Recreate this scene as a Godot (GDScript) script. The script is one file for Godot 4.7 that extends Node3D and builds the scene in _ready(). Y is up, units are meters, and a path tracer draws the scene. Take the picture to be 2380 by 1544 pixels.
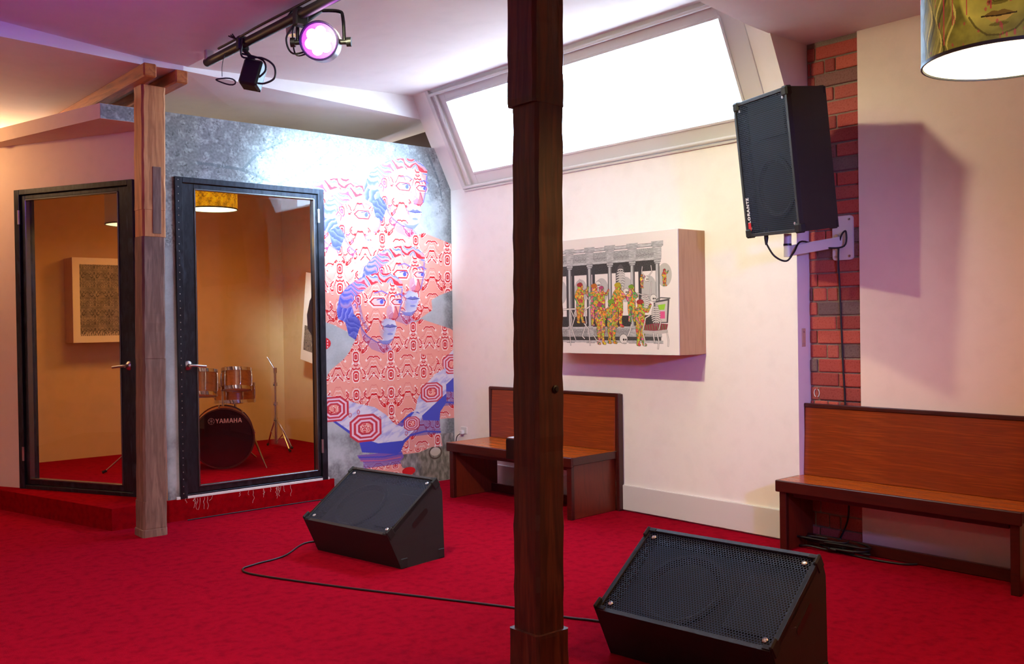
extends Node3D
# A small music venue: red carpet, tilted roof window, glazed practice room with a mural wall.
# World axes: the window wall is z = 0 (room towards +z), the mural wall is x = 0 (room towards +x), y up, metres.

var M := {}
var taken := {}

func _ready():
	setup_camera()
	setup_sky()
	setup_lights()
	make_materials()
	build_shell()
	build_window()
	build_bricks()
	build_mural()
	build_doors()
	build_step()
	build_posts()
	build_benches()
	build_monitors()
	build_wall_speaker()
	build_pictures()
	build_lighting_bar()
	build_pendants()
	build_drums()
	build_small_things()

# ------------------------------------------------------------------ camera, sky, lights
func setup_camera():
	var cam := Camera3D.new()
	cam.name = "camera"
	var yaw := 0.7179
	var pitch := -0.0104
	var roll := -0.0149
	var f := Vector3(-cos(yaw) * cos(pitch), sin(pitch), -sin(yaw) * cos(pitch))
	var r := f.cross(Vector3.UP).normalized()
	var u := r.cross(f)
	cam.transform = Transform3D(Basis(r * cos(roll) + u * sin(roll), u * cos(roll) - r * sin(roll), -f), Vector3(6.7926, 1.4084, 5.2243))
	cam.fov = rad_to_deg(2.0 * atan(772.0 / 2200.0))
	cam.near = 0.05
	cam.far = 100.0
	add_child(cam)
	cam.current = true

func setup_sky():
	var env := Environment.new()
	env.background_mode = Environment.BG_SKY
	var sm := ProceduralSkyMaterial.new()
	sm.sky_top_color = Color(0.72, 0.85, 1.0)
	sm.sky_horizon_color = Color(0.74, 0.88, 1.0)
	sm.ground_horizon_color = Color(0.74, 0.82, 0.90)
	sm.ground_bottom_color = Color(0.62, 0.66, 0.70)
	sm.sun_angle_max = 0.0
	var sky := Sky.new()
	sky.sky_material = sm
	env.sky = sky
	env.background_energy_multiplier = 33.0
	env.tonemap_mode = Environment.TONE_MAPPER_LINEAR
	env.tonemap_exposure = 1.0
	env.sdfgi_enabled = true
	env.ssao_enabled = true
	env.ssil_enabled = true
	var we := WorldEnvironment.new()
	we.name = "world"
	we.environment = env
	add_child(we)

func spot(called: String, at: Vector3, to: Vector3, c: Color, e: float, ang: float, soft: float, size := 0.05):
	var l := SpotLight3D.new()
	l.name = called
	l.light_color = c
	l.light_energy = e
	l.spot_angle = ang
	l.spot_angle_attenuation = soft
	l.spot_range = 20.0
	l.spot_attenuation = 2.0
	l.light_size = size
	l.shadow_enabled = true
	add_child(l)
	l.look_at_from_position(at, to, Vector3.UP)

func omni(called: String, at: Vector3, c: Color, e: float, size := 0.06):
	var l := OmniLight3D.new()
	l.name = called
	l.light_color = c
	l.light_energy = e
	l.omni_range = 20.0
	l.omni_attenuation = 2.0
	l.light_size = size
	l.shadow_enabled = true
	l.position = at
	add_child(l)

func area(called: String, at: Vector3, to: Vector3, up: Vector3, c: Color, e: float, size: Vector2):
	var l := AreaLight3D.new()
	l.name = called
	l.light_color = c
	l.light_energy = e
	l.area_size = size
	l.area_normalize_energy = true
	l.area_range = 20.0
	l.area_attenuation = 2.0
	l.shadow_enabled = true
	add_child(l)
	l.look_at_from_position(at, to, up)

const WARM := Color(1.0, 0.72, 0.42)
const WHITE_WARM := Color(1.0, 0.98, 0.80)
var spot_head := Vector3(1.53, 2.905, 2.65)
var spot_aim := Vector3(0.0, 2.44, 1.22)
var par_at := Vector3(2.26, 2.945, 2.62)
var par_dir := Vector3(0.74, -0.16, 0.62)
var wash_at := Vector3(7.2, 1.95, 2.6)
var violet_at := Vector3(2.45, 2.86, 4.75)
var pendant_at := Vector3(5.49, 2.265, 1.85)
var booth_lamp_a := Vector3(-1.40, 2.46, 1.63)
var booth_lamp_b := Vector3(-1.33, 2.275, 2.36)

func setup_lights():
	var d := (spot_aim - spot_head).normalized()
	spot("mural_spotlight", spot_head + d * 0.08, spot_aim, Color(0.76, 0.91, 1.0), 40.0, 21.0, 1.0, 0.14)
	var pd := par_dir.normalized()
	spot("stage_par_light", par_at + pd * 0.03, par_at + pd * 3.0, Color(0.85, 0.10, 1.0), 1.6, 42.0, 1.0, 0.09)
	# warm white track spots above the frame throw the shadows on the window wall
	spot("track_spot_warm", Vector3(3.0, 3.06, 3.15), Vector3(1.6, 0.9, 0.0), WHITE_WARM, 8.0, 52.0, 1.0, 0.05)
	spot("track_spot_warm", Vector3(3.31, 3.115, 1.66), Vector3(4.5, 1.3, -0.1), WHITE_WARM, 2.0, 60.0, 1.0, 0.05)
	spot("floor_spot_light", Vector3(4.3, 3.10, 4.5), Vector3(2.3, 0.0, 3.9), Color(1.0, 0.88, 0.92), 12.0, 42.0, 1.0, 0.05)
	area("pendant_lamp_light", pendant_at + Vector3(0, -0.03, 0), pendant_at + Vector3(0, -2, 0), Vector3.RIGHT, WARM, 2.7, Vector2(0.4, 0.4))
	omni("pendant_bulb", pendant_at + Vector3(0, 0.22, 0), WARM, 0.25)
	area("booth_lamp_light", booth_lamp_a + Vector3(0, -0.03, 0), booth_lamp_a + Vector3(0, -2, 0), Vector3.RIGHT, Color(1.0, 0.64, 0.20), 1.45, Vector2(0.3, 0.3))
	area("booth_lamp_light", booth_lamp_b + Vector3(0, -0.03, 0), booth_lamp_b + Vector3(0, -2, 0), Vector3.RIGHT, Color(1.0, 0.76, 0.32), 0.85, Vector2(0.3, 0.3))
	omni("booth_top_light", Vector3(-2.5, 3.03, 3.3), Color(1.0, 0.80, 0.50), 1.5, 0.04)
	omni("booth_lamp_top", booth_lamp_a + Vector3(0, 0.2, 0), Color(1.0, 0.64, 0.24), 0.12)
	omni("wall_lamp_light", Vector3(-1.75, 2.90, 4.25), Color(1.0, 0.78, 0.52), 1.0)
	# room lamp behind the camera
	# second stage lamp beside the camera: a cool violet wash over the window wall and the loudspeakers
	spot("wash_par_light", wash_at + (Vector3(1.8, 1.0, 0.0) - wash_at).normalized() * 0.03, Vector3(1.8, 1.0, 0.0), Color(0.58, 0.58, 1.0), 10.0, 26.0, 1.0, 0.10)
	spot("ceiling_par_light", violet_at + (Vector3(1.3, 3.19, 3.3) - violet_at).normalized() * 0.03, Vector3(1.3, 3.19, 3.3), Color(0.50, 0.30, 1.0), 1.2, 55.0, 1.0, 0.09)
	area("rear_lamp_light", Vector3(6.4, 2.75, 6.6), Vector3(6.4, 0, 6.6), Vector3.RIGHT, Color(1.0, 0.86, 0.80), 2.6, Vector2(0.4, 0.4))

# ------------------------------------------------------------------ small helpers
func thing(called: String, label: String, category: String, at := Vector3.ZERO, turn := 0.0, group := "") -> Node3D:
	var o := Node3D.new()
	o.name = numbered(called)
	add_child(o)
	o.position = at
	o.rotation.y = turn
	o.set_meta("label", label)
	o.set_meta("category", category)
	if group:
		o.set_meta("group", group)
	return o

func structure_root(called: String, label: String, category := "") -> Node3D:
	var o := Node3D.new()
	o.name = numbered(called)
	add_child(o)
	o.set_meta("label", label)
	o.set_meta("kind", "structure")
	if category:
		o.set_meta("category", category)
	return o

func numbered(called: String) -> String:
	if not taken.has(called):
		taken[called] = 0
		return called
	taken[called] += 1
	return "%s_%03d" % [called, taken[called]]

func part(called: String, st: SurfaceTool, m: Material, parent: Node, xf := Transform3D()) -> MeshInstance3D:
	st.generate_normals()
	return inst(called, st.commit(), m, parent, xf)

func inst(called: String, mesh: Mesh, m: Material, parent: Node, xf := Transform3D()) -> MeshInstance3D:
	var mi := MeshInstance3D.new()
	mi.mesh = mesh
	mi.name = called
	mi.material_override = m
	mi.transform = xf
	parent.add_child(mi, true)
	return mi

func struct(called: String, st: SurfaceTool, m: Material, label: String) -> MeshInstance3D:
	var mi := part(numbered(called), st, m, self)
	mi.set_meta("kind", "structure")
	mi.set_meta("label", label)
	mi.set_meta("category", called.get_slice("_", 0))
	return mi

func nb() -> SurfaceTool:
	var st := SurfaceTool.new()
	st.begin(Mesh.PRIMITIVE_TRIANGLES)
	return st

func tri(st: SurfaceTool, a: Vector3, b: Vector3, c: Vector3, out: Vector3):
	st.set_smooth_group(-1)
	if (c - a).cross(b - a).dot(out) < 0.0:
		var t := b
		b = c
		c = t
	st.add_vertex(a)
	st.add_vertex(b)
	st.add_vertex(c)

func quad(st: SurfaceTool, a: Vector3, b: Vector3, c: Vector3, d: Vector3, out: Vector3):
	tri(st, a, b, c, out)
	tri(st, a, c, d, out)

func uvquad(st: SurfaceTool, p: Array, uv: Array, out: Vector3):
	st.set_smooth_group(-1)
	var order := [0, 1, 2, 0, 2, 3]
	if (p[2] - p[0]).cross(p[1] - p[0]).dot(out) < 0.0:
		order = [0, 2, 1, 0, 3, 2]
	for i in order:
		st.set_uv(uv[i])
		st.add_vertex(p[i])

func box(st: SurfaceTool, c: Vector3, s: Vector3, bev := 0.003, xf := Transform3D()):
	var h := s * 0.5
	bev = minf(bev, minf(h.x, minf(h.y, h.z)) * 0.9)
	if bev <= 0.0:
		bev = 0.00001
	var v := func(sx, sy, sz, ax) -> Vector3:
		var p := Vector3(h.x * sx, h.y * sy, h.z * sz)
		if ax != 0: p.x -= bev * sx
		if ax != 1: p.y -= bev * sy
		if ax != 2: p.z -= bev * sz
		return xf * (c + p)
	var ctr: Vector3 = xf * c
	for s1 in [-1, 1]:
		quadc(st, v.call(s1, -1, -1, 0), v.call(s1, 1, -1, 0), v.call(s1, 1, 1, 0), v.call(s1, -1, 1, 0), ctr)
		quadc(st, v.call(-1, s1, -1, 1), v.call(1, s1, -1, 1), v.call(1, s1, 1, 1), v.call(-1, s1, 1, 1), ctr)
		quadc(st, v.call(-1, -1, s1, 2), v.call(1, -1, s1, 2), v.call(1, 1, s1, 2), v.call(-1, 1, s1, 2), ctr)
		if bev > 0.0001:
			for s2 in [-1, 1]:
				quadc(st, v.call(s1, s2, -1, 0), v.call(s1, s2, 1, 0), v.call(s1, s2, 1, 1), v.call(s1, s2, -1, 1), ctr)
				quadc(st, v.call(s1, -1, s2, 0), v.call(s1, 1, s2, 0), v.call(s1, 1, s2, 2), v.call(s1, -1, s2, 2), ctr)
				quadc(st, v.call(-1, s1, s2, 1), v.call(1, s1, s2, 1), v.call(1, s1, s2, 2), v.call(-1, s1, s2, 2), ctr)
				for s3 in [-1, 1]:
					var a: Vector3 = v.call(s1, s2, s3, 0)
					tri(st, a, v.call(s1, s2, s3, 1), v.call(s1, s2, s3, 2), a - ctr)

func quadc(st: SurfaceTool, a: Vector3, b: Vector3, c: Vector3, d: Vector3, ctr: Vector3):
	quad(st, a, b, c, d, (a + b + c + d) * 0.25 - ctr)

func bx(c: Vector3, s: Vector3, bev := 0.003) -> SurfaceTool:
	var st := nb()
	box(st, c, s, bev)
	return st

# box from two opposite corners
func bb(a: Vector3, b: Vector3, bev := 0.002) -> SurfaceTool:
	return bx((a + b) * 0.5, (b - a).abs(), bev)

func prism(st: SurfaceTool, poly: PackedVector2Array, z0: float, z1: float, xf := Transform3D()):
	var idx := Geometry2D.triangulate_polygon(poly)
	var area2 := 0.0
	var n := poly.size()
	for i in n:
		area2 += poly[i].cross(poly[(i + 1) % n])
	var f := func(p: Vector2, z: float) -> Vector3: return xf * Vector3(p.x, p.y, z)
	var nz := (xf.basis * Vector3(0, 0, 1)) * signf(z1 - z0)
	for i in range(0, idx.size(), 3):
		tri(st, f.call(poly[idx[i]], z1), f.call(poly[idx[i + 1]], z1), f.call(poly[idx[i + 2]], z1), nz)
		tri(st, f.call(poly[idx[i]], z0), f.call(poly[idx[i + 1]], z0), f.call(poly[idx[i + 2]], z0), -nz)
	for i in n:
		var a := poly[i]
		var b := poly[(i + 1) % n]
		var o := Vector2(b.y - a.y, a.x - b.x) * signf(area2)
		quad(st, f.call(a, z0), f.call(b, z0), f.call(b, z1), f.call(a, z1), xf.basis * Vector3(o.x, o.y, 0))

func tube(st: SurfaceTool, pts: Array, r, n := 8):
	var up := Vector3(0.123, 0.934, 0.311).normalized()
	var rings := []
	for i in pts.size():
		var a: Vector3 = pts[maxi(i - 1, 0)]
		var b: Vector3 = pts[mini(i + 1, pts.size() - 1)]
		var t := (b - a).normalized()
		if absf(t.dot(up)) > 0.95:
			up = Vector3(0.9, 0.1, 0.4).normalized()
		var s := t.cross(up).normalized()
		up = s.cross(t).normalized()
		var rr: float = r[i] if r is Array else r
		var ring := []
		for k in n:
			var an := TAU * k / n
			ring.append(pts[i] + (s * cos(an) + up * sin(an)) * rr)
		rings.append(ring)
	for i in pts.size() - 1:
		for k in n:
			var k2 := (k + 1) % n
			var a: Vector3 = rings[i][k]
			var b: Vector3 = rings[i][k2]
			var c: Vector3 = rings[i + 1][k2]
			var d: Vector3 = rings[i + 1][k]
			var out: Vector3 = (a + b + c + d) * 0.25 - (pts[i] + pts[i + 1]) * 0.5
			smooth_tri(st, a, b, c, out, 0)
			smooth_tri(st, a, c, d, out, 0)
	var e := pts.size() - 1
	for k in range(1, n - 1):
		tri(st, rings[0][0], rings[0][k], rings[0][k + 1], pts[0] - pts[1])
		tri(st, rings[e][0], rings[e][k], rings[e][k + 1], pts[e] - pts[e - 1])

func smooth_tri(st: SurfaceTool, a: Vector3, b: Vector3, c: Vector3, out: Vector3, g: int):
	if (c - a).cross(b - a).length_squared() < 1e-16:
		return
	st.set_smooth_group(g)
	if (c - a).cross(b - a).dot(out) < 0.0:
		var t := b
		b = c
		c = t
	st.add_vertex(a)
	st.add_vertex(b)
	st.add_vertex(c)

# profile of (radius, height) points from the bottom up, turned about y
func lathe(st: SurfaceTool, prof: Array, n := 24, xf := Transform3D()):
	var g := 1
	for i in prof.size() - 1:
		var p: Vector2 = prof[i]
		var q: Vector2 = prof[i + 1]
		var t := (q - p).normalized()
		if i > 0:
			var t0: Vector2 = (p - prof[i - 1]).normalized()
			if t0.dot(t) < 0.82:
				g += 1
		var nr := Vector2(t.y, -t.x)
		for k in n:
			var a0 := TAU * k / n
			var a1 := TAU * (k + 1) / n
			var am := (a0 + a1) * 0.5
			var out := xf.basis * Vector3(cos(am) * nr.x, nr.y, sin(am) * nr.x)
			var a := xf * Vector3(cos(a0) * p.x, p.y, sin(a0) * p.x)
			var b := xf * Vector3(cos(a1) * p.x, p.y, sin(a1) * p.x)
			var c := xf * Vector3(cos(a1) * q.x, q.y, sin(a1) * q.x)
			var d := xf * Vector3(cos(a0) * q.x, q.y, sin(a0) * q.x)
			smooth_tri(st, a, b, c, out, g)
			smooth_tri(st, a, c, d, out, g)

func disc_prof(r: float, y0: float, y1: float, bev := 0.003) -> Array:
	return [Vector2(0, y0), Vector2(r - bev, y0), Vector2(r, y0 + bev), Vector2(r, y1 - bev), Vector2(r - bev, y1), Vector2(0, y1)]

# a transform whose y axis points along dir
func along(at: Vector3, dir: Vector3) -> Transform3D:
	var y := dir.normalized()
	var x := y.cross(Vector3(0.31, 0.2, 0.93)).normalized()
	return Transform3D(Basis(x, y, x.cross(y)), at)

# a transform whose z axis points along dir, y kept upright
func facing(at: Vector3, dir: Vector3, roll := 0.0) -> Transform3D:
	var z := dir.normalized()
	var x := Vector3.UP.cross(z).normalized()
	var y := z.cross(x)
	return Transform3D(Basis(x, y, z).rotated(z, roll), at)

func curve(pts: Array, n := 8) -> Array:
	var out := []
	for i in pts.size() - 1:
		var p0: Vector3 = pts[maxi(i - 1, 0)]
		var p1: Vector3 = pts[i]
		var p2: Vector3 = pts[i + 1]
		var p3: Vector3 = pts[mini(i + 2, pts.size() - 1)]
		for k in n:
			out.append(p1.cubic_interpolate(p2, p0, p3, float(k) / n))
	out.append(pts[-1])
	return out

# ------------------------------------------------------------------ materials
func col(r: int, g: int, b: int) -> Color:
	return Color(r / 255.0, g / 255.0, b / 255.0)

func mat(c: Color, rough := 0.6, metal := 0.0) -> StandardMaterial3D:
	var m := StandardMaterial3D.new()
	m.albedo_color = c
	m.roughness = rough
	m.metallic = metal
	return m

func noise_tex(freq: float, ramp: Array, oct := 4, normal := false, strength := 4.0, kind := FastNoiseLite.TYPE_SIMPLEX_SMOOTH, size := 512) -> NoiseTexture2D:
	var t := NoiseTexture2D.new()
	t.width = size
	t.height = size
	t.seamless = true
	var n := FastNoiseLite.new()
	n.seed = 7
	n.noise_type = kind
	n.frequency = freq
	n.fractal_octaves = oct
	t.noise = n
	if normal:
		t.as_normal_map = true
		t.bump_strength = strength
	elif ramp.size():
		var g := Gradient.new()
		g.offsets = PackedFloat32Array()
		g.colors = PackedColorArray()
		var offs := PackedFloat32Array()
		var cols := PackedColorArray()
		for i in ramp.size():
			offs.append(float(i) / (ramp.size() - 1))
			cols.append(ramp[i])
		g.offsets = offs
		g.colors = cols
		t.color_ramp = g
	return t

func tri_mat(ramp: Array, freq: float, scale: Vector3, rough := 0.6, world := false, bump := 0.0, bump_freq := 0.05) -> StandardMaterial3D:
	var m := mat(Color.WHITE, rough)
	m.albedo_texture = noise_tex(freq, ramp, 5)
	m.uv1_triplanar = true
	m.uv1_world_triplanar = world
	m.uv1_scale = scale
	m.uv1_triplanar_sharpness = 4.0
	if bump > 0.0:
		m.heightmap_enabled = true
		m.heightmap_texture = noise_tex(bump_freq, [], 4)
		m.heightmap_scale = bump
	return m

func emit(c: Color, e: float) -> StandardMaterial3D:
	var m := mat(c, 0.5)
	m.emission_enabled = true
	m.emission = c
	m.emission_energy_multiplier = e
	return m

func make_materials():
	M.plaster = tri_mat([col(236, 229, 226), col(242, 235, 232), col(239, 232, 229)], 0.01, Vector3(0.7, 0.7, 0.7), 0.75, true, 0.08, 0.03)
	M.plaster_pink = tri_mat([col(230, 206, 192), col(236, 212, 198), col(233, 209, 195)], 0.01, Vector3(0.7, 0.7, 0.7), 0.75, true, 0.08, 0.03)
	M.ceiling = tri_mat([col(234, 231, 232), col(240, 237, 238), col(237, 234, 235)], 0.01, Vector3(0.5, 0.5, 0.5), 0.8, true, 0.05, 0.03)
	M.booth_wall = tri_mat([col(206, 170, 112), col(214, 178, 120), col(210, 174, 116)], 0.01, Vector3(0.6, 0.6, 0.6), 0.7, true)
	M.white_gloss = mat(col(216, 212, 210), 0.35)
	M.carpet = tri_mat([col(124, 7, 26), col(140, 8, 30), col(150, 10, 33), col(132, 7, 28)], 0.02, Vector3(1.1, 1.1, 1.1), 0.95, true, 0.5, 0.4)
	M.carpet_dark = tri_mat([col(122, 3, 14), col(140, 4, 16), col(150, 4, 18)], 0.02, Vector3(1.3, 1.3, 1.3), 0.95, true, 0.5, 0.4)
	M.carpet.metallic_specular = 0.08
	M.carpet_dark.metallic_specular = 0.08
	var oldwood := [col(150, 90, 48), col(190, 124, 70), col(206, 142, 84), col(168, 104, 56), col(198, 134, 78), col(216, 156, 98)]
	M.post_wood = tri_mat(oldwood, 0.010, Vector3(2.2, 0.22, 2.2), 0.6, false, 0.10, 0.02)
	M.post_grey = tri_mat([col(92, 68, 58), col(128, 98, 84), col(110, 82, 70), col(140, 110, 96), col(100, 76, 64)], 0.010, Vector3(2.6, 0.3, 2.6), 0.7, false, 0.12, 0.02)
	var darkwood := [col(40, 16, 9), col(74, 32, 18), col(54, 22, 12), col(90, 42, 22), col(46, 19, 10)]
	M.post_dark = tri_mat(darkwood, 0.010, Vector3(2.4, 0.2, 2.4), 0.5, false, 0.12, 0.02)
	M.beam_wood = tri_mat([col(112, 56, 20), col(168, 92, 34), col(190, 112, 48), col(140, 72, 26)], 0.010, Vector3(0.25, 2.4, 2.4), 0.55, false, 0.1, 0.02)
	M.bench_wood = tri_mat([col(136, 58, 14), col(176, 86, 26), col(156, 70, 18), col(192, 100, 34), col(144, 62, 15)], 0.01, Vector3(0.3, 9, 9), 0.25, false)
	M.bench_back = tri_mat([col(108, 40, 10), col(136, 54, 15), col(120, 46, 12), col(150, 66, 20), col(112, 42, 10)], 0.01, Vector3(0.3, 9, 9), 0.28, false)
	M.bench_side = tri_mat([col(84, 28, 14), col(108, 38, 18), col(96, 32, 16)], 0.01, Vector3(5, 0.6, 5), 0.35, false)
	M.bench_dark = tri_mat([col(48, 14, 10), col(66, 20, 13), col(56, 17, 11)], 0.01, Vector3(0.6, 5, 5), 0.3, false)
	M.cabinet = tri_mat([col(16, 16, 17), col(24, 24, 25), col(20, 20, 21)], 0.08, Vector3(3, 3, 3), 0.55, false, 0.25, 0.35)
	M.black = mat(col(14, 14, 15), 0.45)
	M.black_gloss = mat(col(12, 12, 14), 0.2)
	M.rubber = mat(col(18, 18, 20), 0.7)
	M.cone = mat(col(7, 7, 8), 0.8)
	M.steel = tri_mat([col(38, 39, 44), col(58, 62, 72), col(48, 50, 58), col(74, 80, 94)], 0.01, Vector3(2, 0.6, 2), 0.32, false)
	M.steel.metallic = 0.75
	M.bead = mat(col(120, 124, 130), 0.25, 0.9)
	M.chrome = mat(col(205, 205, 210), 0.12, 1.0)
	M.brushed = mat(col(190, 186, 186), 0.32, 1.0)
	M.screw = mat(col(200, 200, 204), 0.3, 0.9)
	M.white_metal = mat(col(214, 210, 206), 0.4)
	M.mortar = tri_mat([col(176, 150, 132), col(150, 126, 110), col(192, 166, 146)], 0.05, Vector3(3, 3, 3), 0.95, false, 0.6, 0.2)
	M.cable = mat(col(20, 17, 20), 0.5)
	M.thread = mat(col(220, 190, 180), 0.8)
	M.ply = tri_mat([col(176, 132, 98), col(196, 152, 116), col(186, 142, 106)], 0.01, Vector3(4, 0.4, 4), 0.5, false)
	M.board = mat(col(226, 220, 218), 0.55)
	M.gold_wood = tri_mat([col(140, 70, 20), col(176, 96, 34), col(158, 84, 26)], 0.01, Vector3(2, 5, 2), 0.22, false)
	M.gold_wood.clearcoat_enabled = true
	M.gold_wood.clearcoat = 0.6
	M.drum_head = mat(col(34, 12, 14), 0.18)
	M.snare_clear = mat(col(150, 110, 70), 0.25)
	var g := mat(Color(0.06, 0.07, 0.07, 0.02), 0.02)
	g.transparency = BaseMaterial3D.TRANSPARENCY_ALPHA
	M.glass = g
	M.grille = grille_material()

# perforated steel sheet: one hexagonal cell of holes, repeated over the panel
func grille_material() -> StandardMaterial3D:
	var w := 64
	var h := 110
	var im := Image.create(w, h, false, Image.FORMAT_RGBA8)
	for y in h:
		for x in w:
			var best := 99.0
			for c in [Vector2(0, 0), Vector2(w, 0), Vector2(0, h), Vector2(w, h), Vector2(w * 0.5, h * 0.5)]:
				best = minf(best, Vector2(x + 0.5, y + 0.5).distance_to(c))
			im.set_pixel(x, y, Color(1, 1, 1, 0.0 if best < 23.0 else 1.0))
	var m := mat(col(50, 60, 80), 0.55, 0.15)
	m.albedo_texture = ImageTexture.create_from_image(im)
	m.transparency = BaseMaterial3D.TRANSPARENCY_ALPHA_SCISSOR
	m.alpha_scissor_threshold = 0.5
	m.metallic_specular = 0.3
	return m

# ------------------------------------------------------------------ room shell
const SLOPE := 0.5          # the window wall leans in by this much per metre above 2.6 m
const LEFT_X := Vector3(0.8995, 0, -0.4369)
const LEFT_Z := Vector3(0.4369, 0, 0.8995)
const PROFILE := Basis(Vector3(0, 0, 1), Vector3(0, 1, 0), Vector3(1, 0, 0))   # (x, y, z) of a profile -> (z, y, x) of the room
const PLAN := Basis(Vector3(1, 0, 0), Vector3(0, 0, 1), Vector3(0, 1, 0))      # a plan drawn in (x, z), raised along y

func left_wall_xf() -> Transform3D:
	return Transform3D(Basis(LEFT_X, Vector3.UP, LEFT_Z), Vector3(0, 0, 2.56))

func slab(plan: PackedVector2Array, y0: float, y1: float) -> SurfaceTool:
	var st := nb()
	prism(st, plan, y0, y1, Transform3D(PLAN, Vector3.ZERO))
	return st

func wall_with_hole(st: SurfaceTool, x0: float, x1: float, y1: float, t: float, hx0: float, hx1: float, hy0: float, hy1: float, xf := Transform3D()):
	var poly := PackedVector2Array([Vector2(x0, 0), Vector2(hx0, 0), Vector2(hx0, hy1), Vector2(hx1, hy1), Vector2(hx1, hy0), Vector2(hx0, hy0), Vector2(hx0, 0), Vector2(x1, 0), Vector2(x1, y1), Vector2(x0, y1)])
	poly = PackedVector2Array([Vector2(x0, 0), Vector2(hx0, 0), Vector2(hx0, y1), Vector2(x0, y1)])
	prism(st, poly, -t, 0, xf)
	prism(st, PackedVector2Array([Vector2(hx1, 0), Vector2(x1, 0), Vector2(x1, y1), Vector2(hx1, y1)]), -t, 0, xf)
	prism(st, PackedVector2Array([Vector2(hx0, 0), Vector2(hx1, 0), Vector2(hx1, hy0), Vector2(hx0, hy0)]), -t, 0, xf)
	prism(st, PackedVector2Array([Vector2(hx0, hy1), Vector2(hx1, hy1), Vector2(hx1, y1), Vector2(hx0, y1)]), -t, 0, xf)

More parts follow.
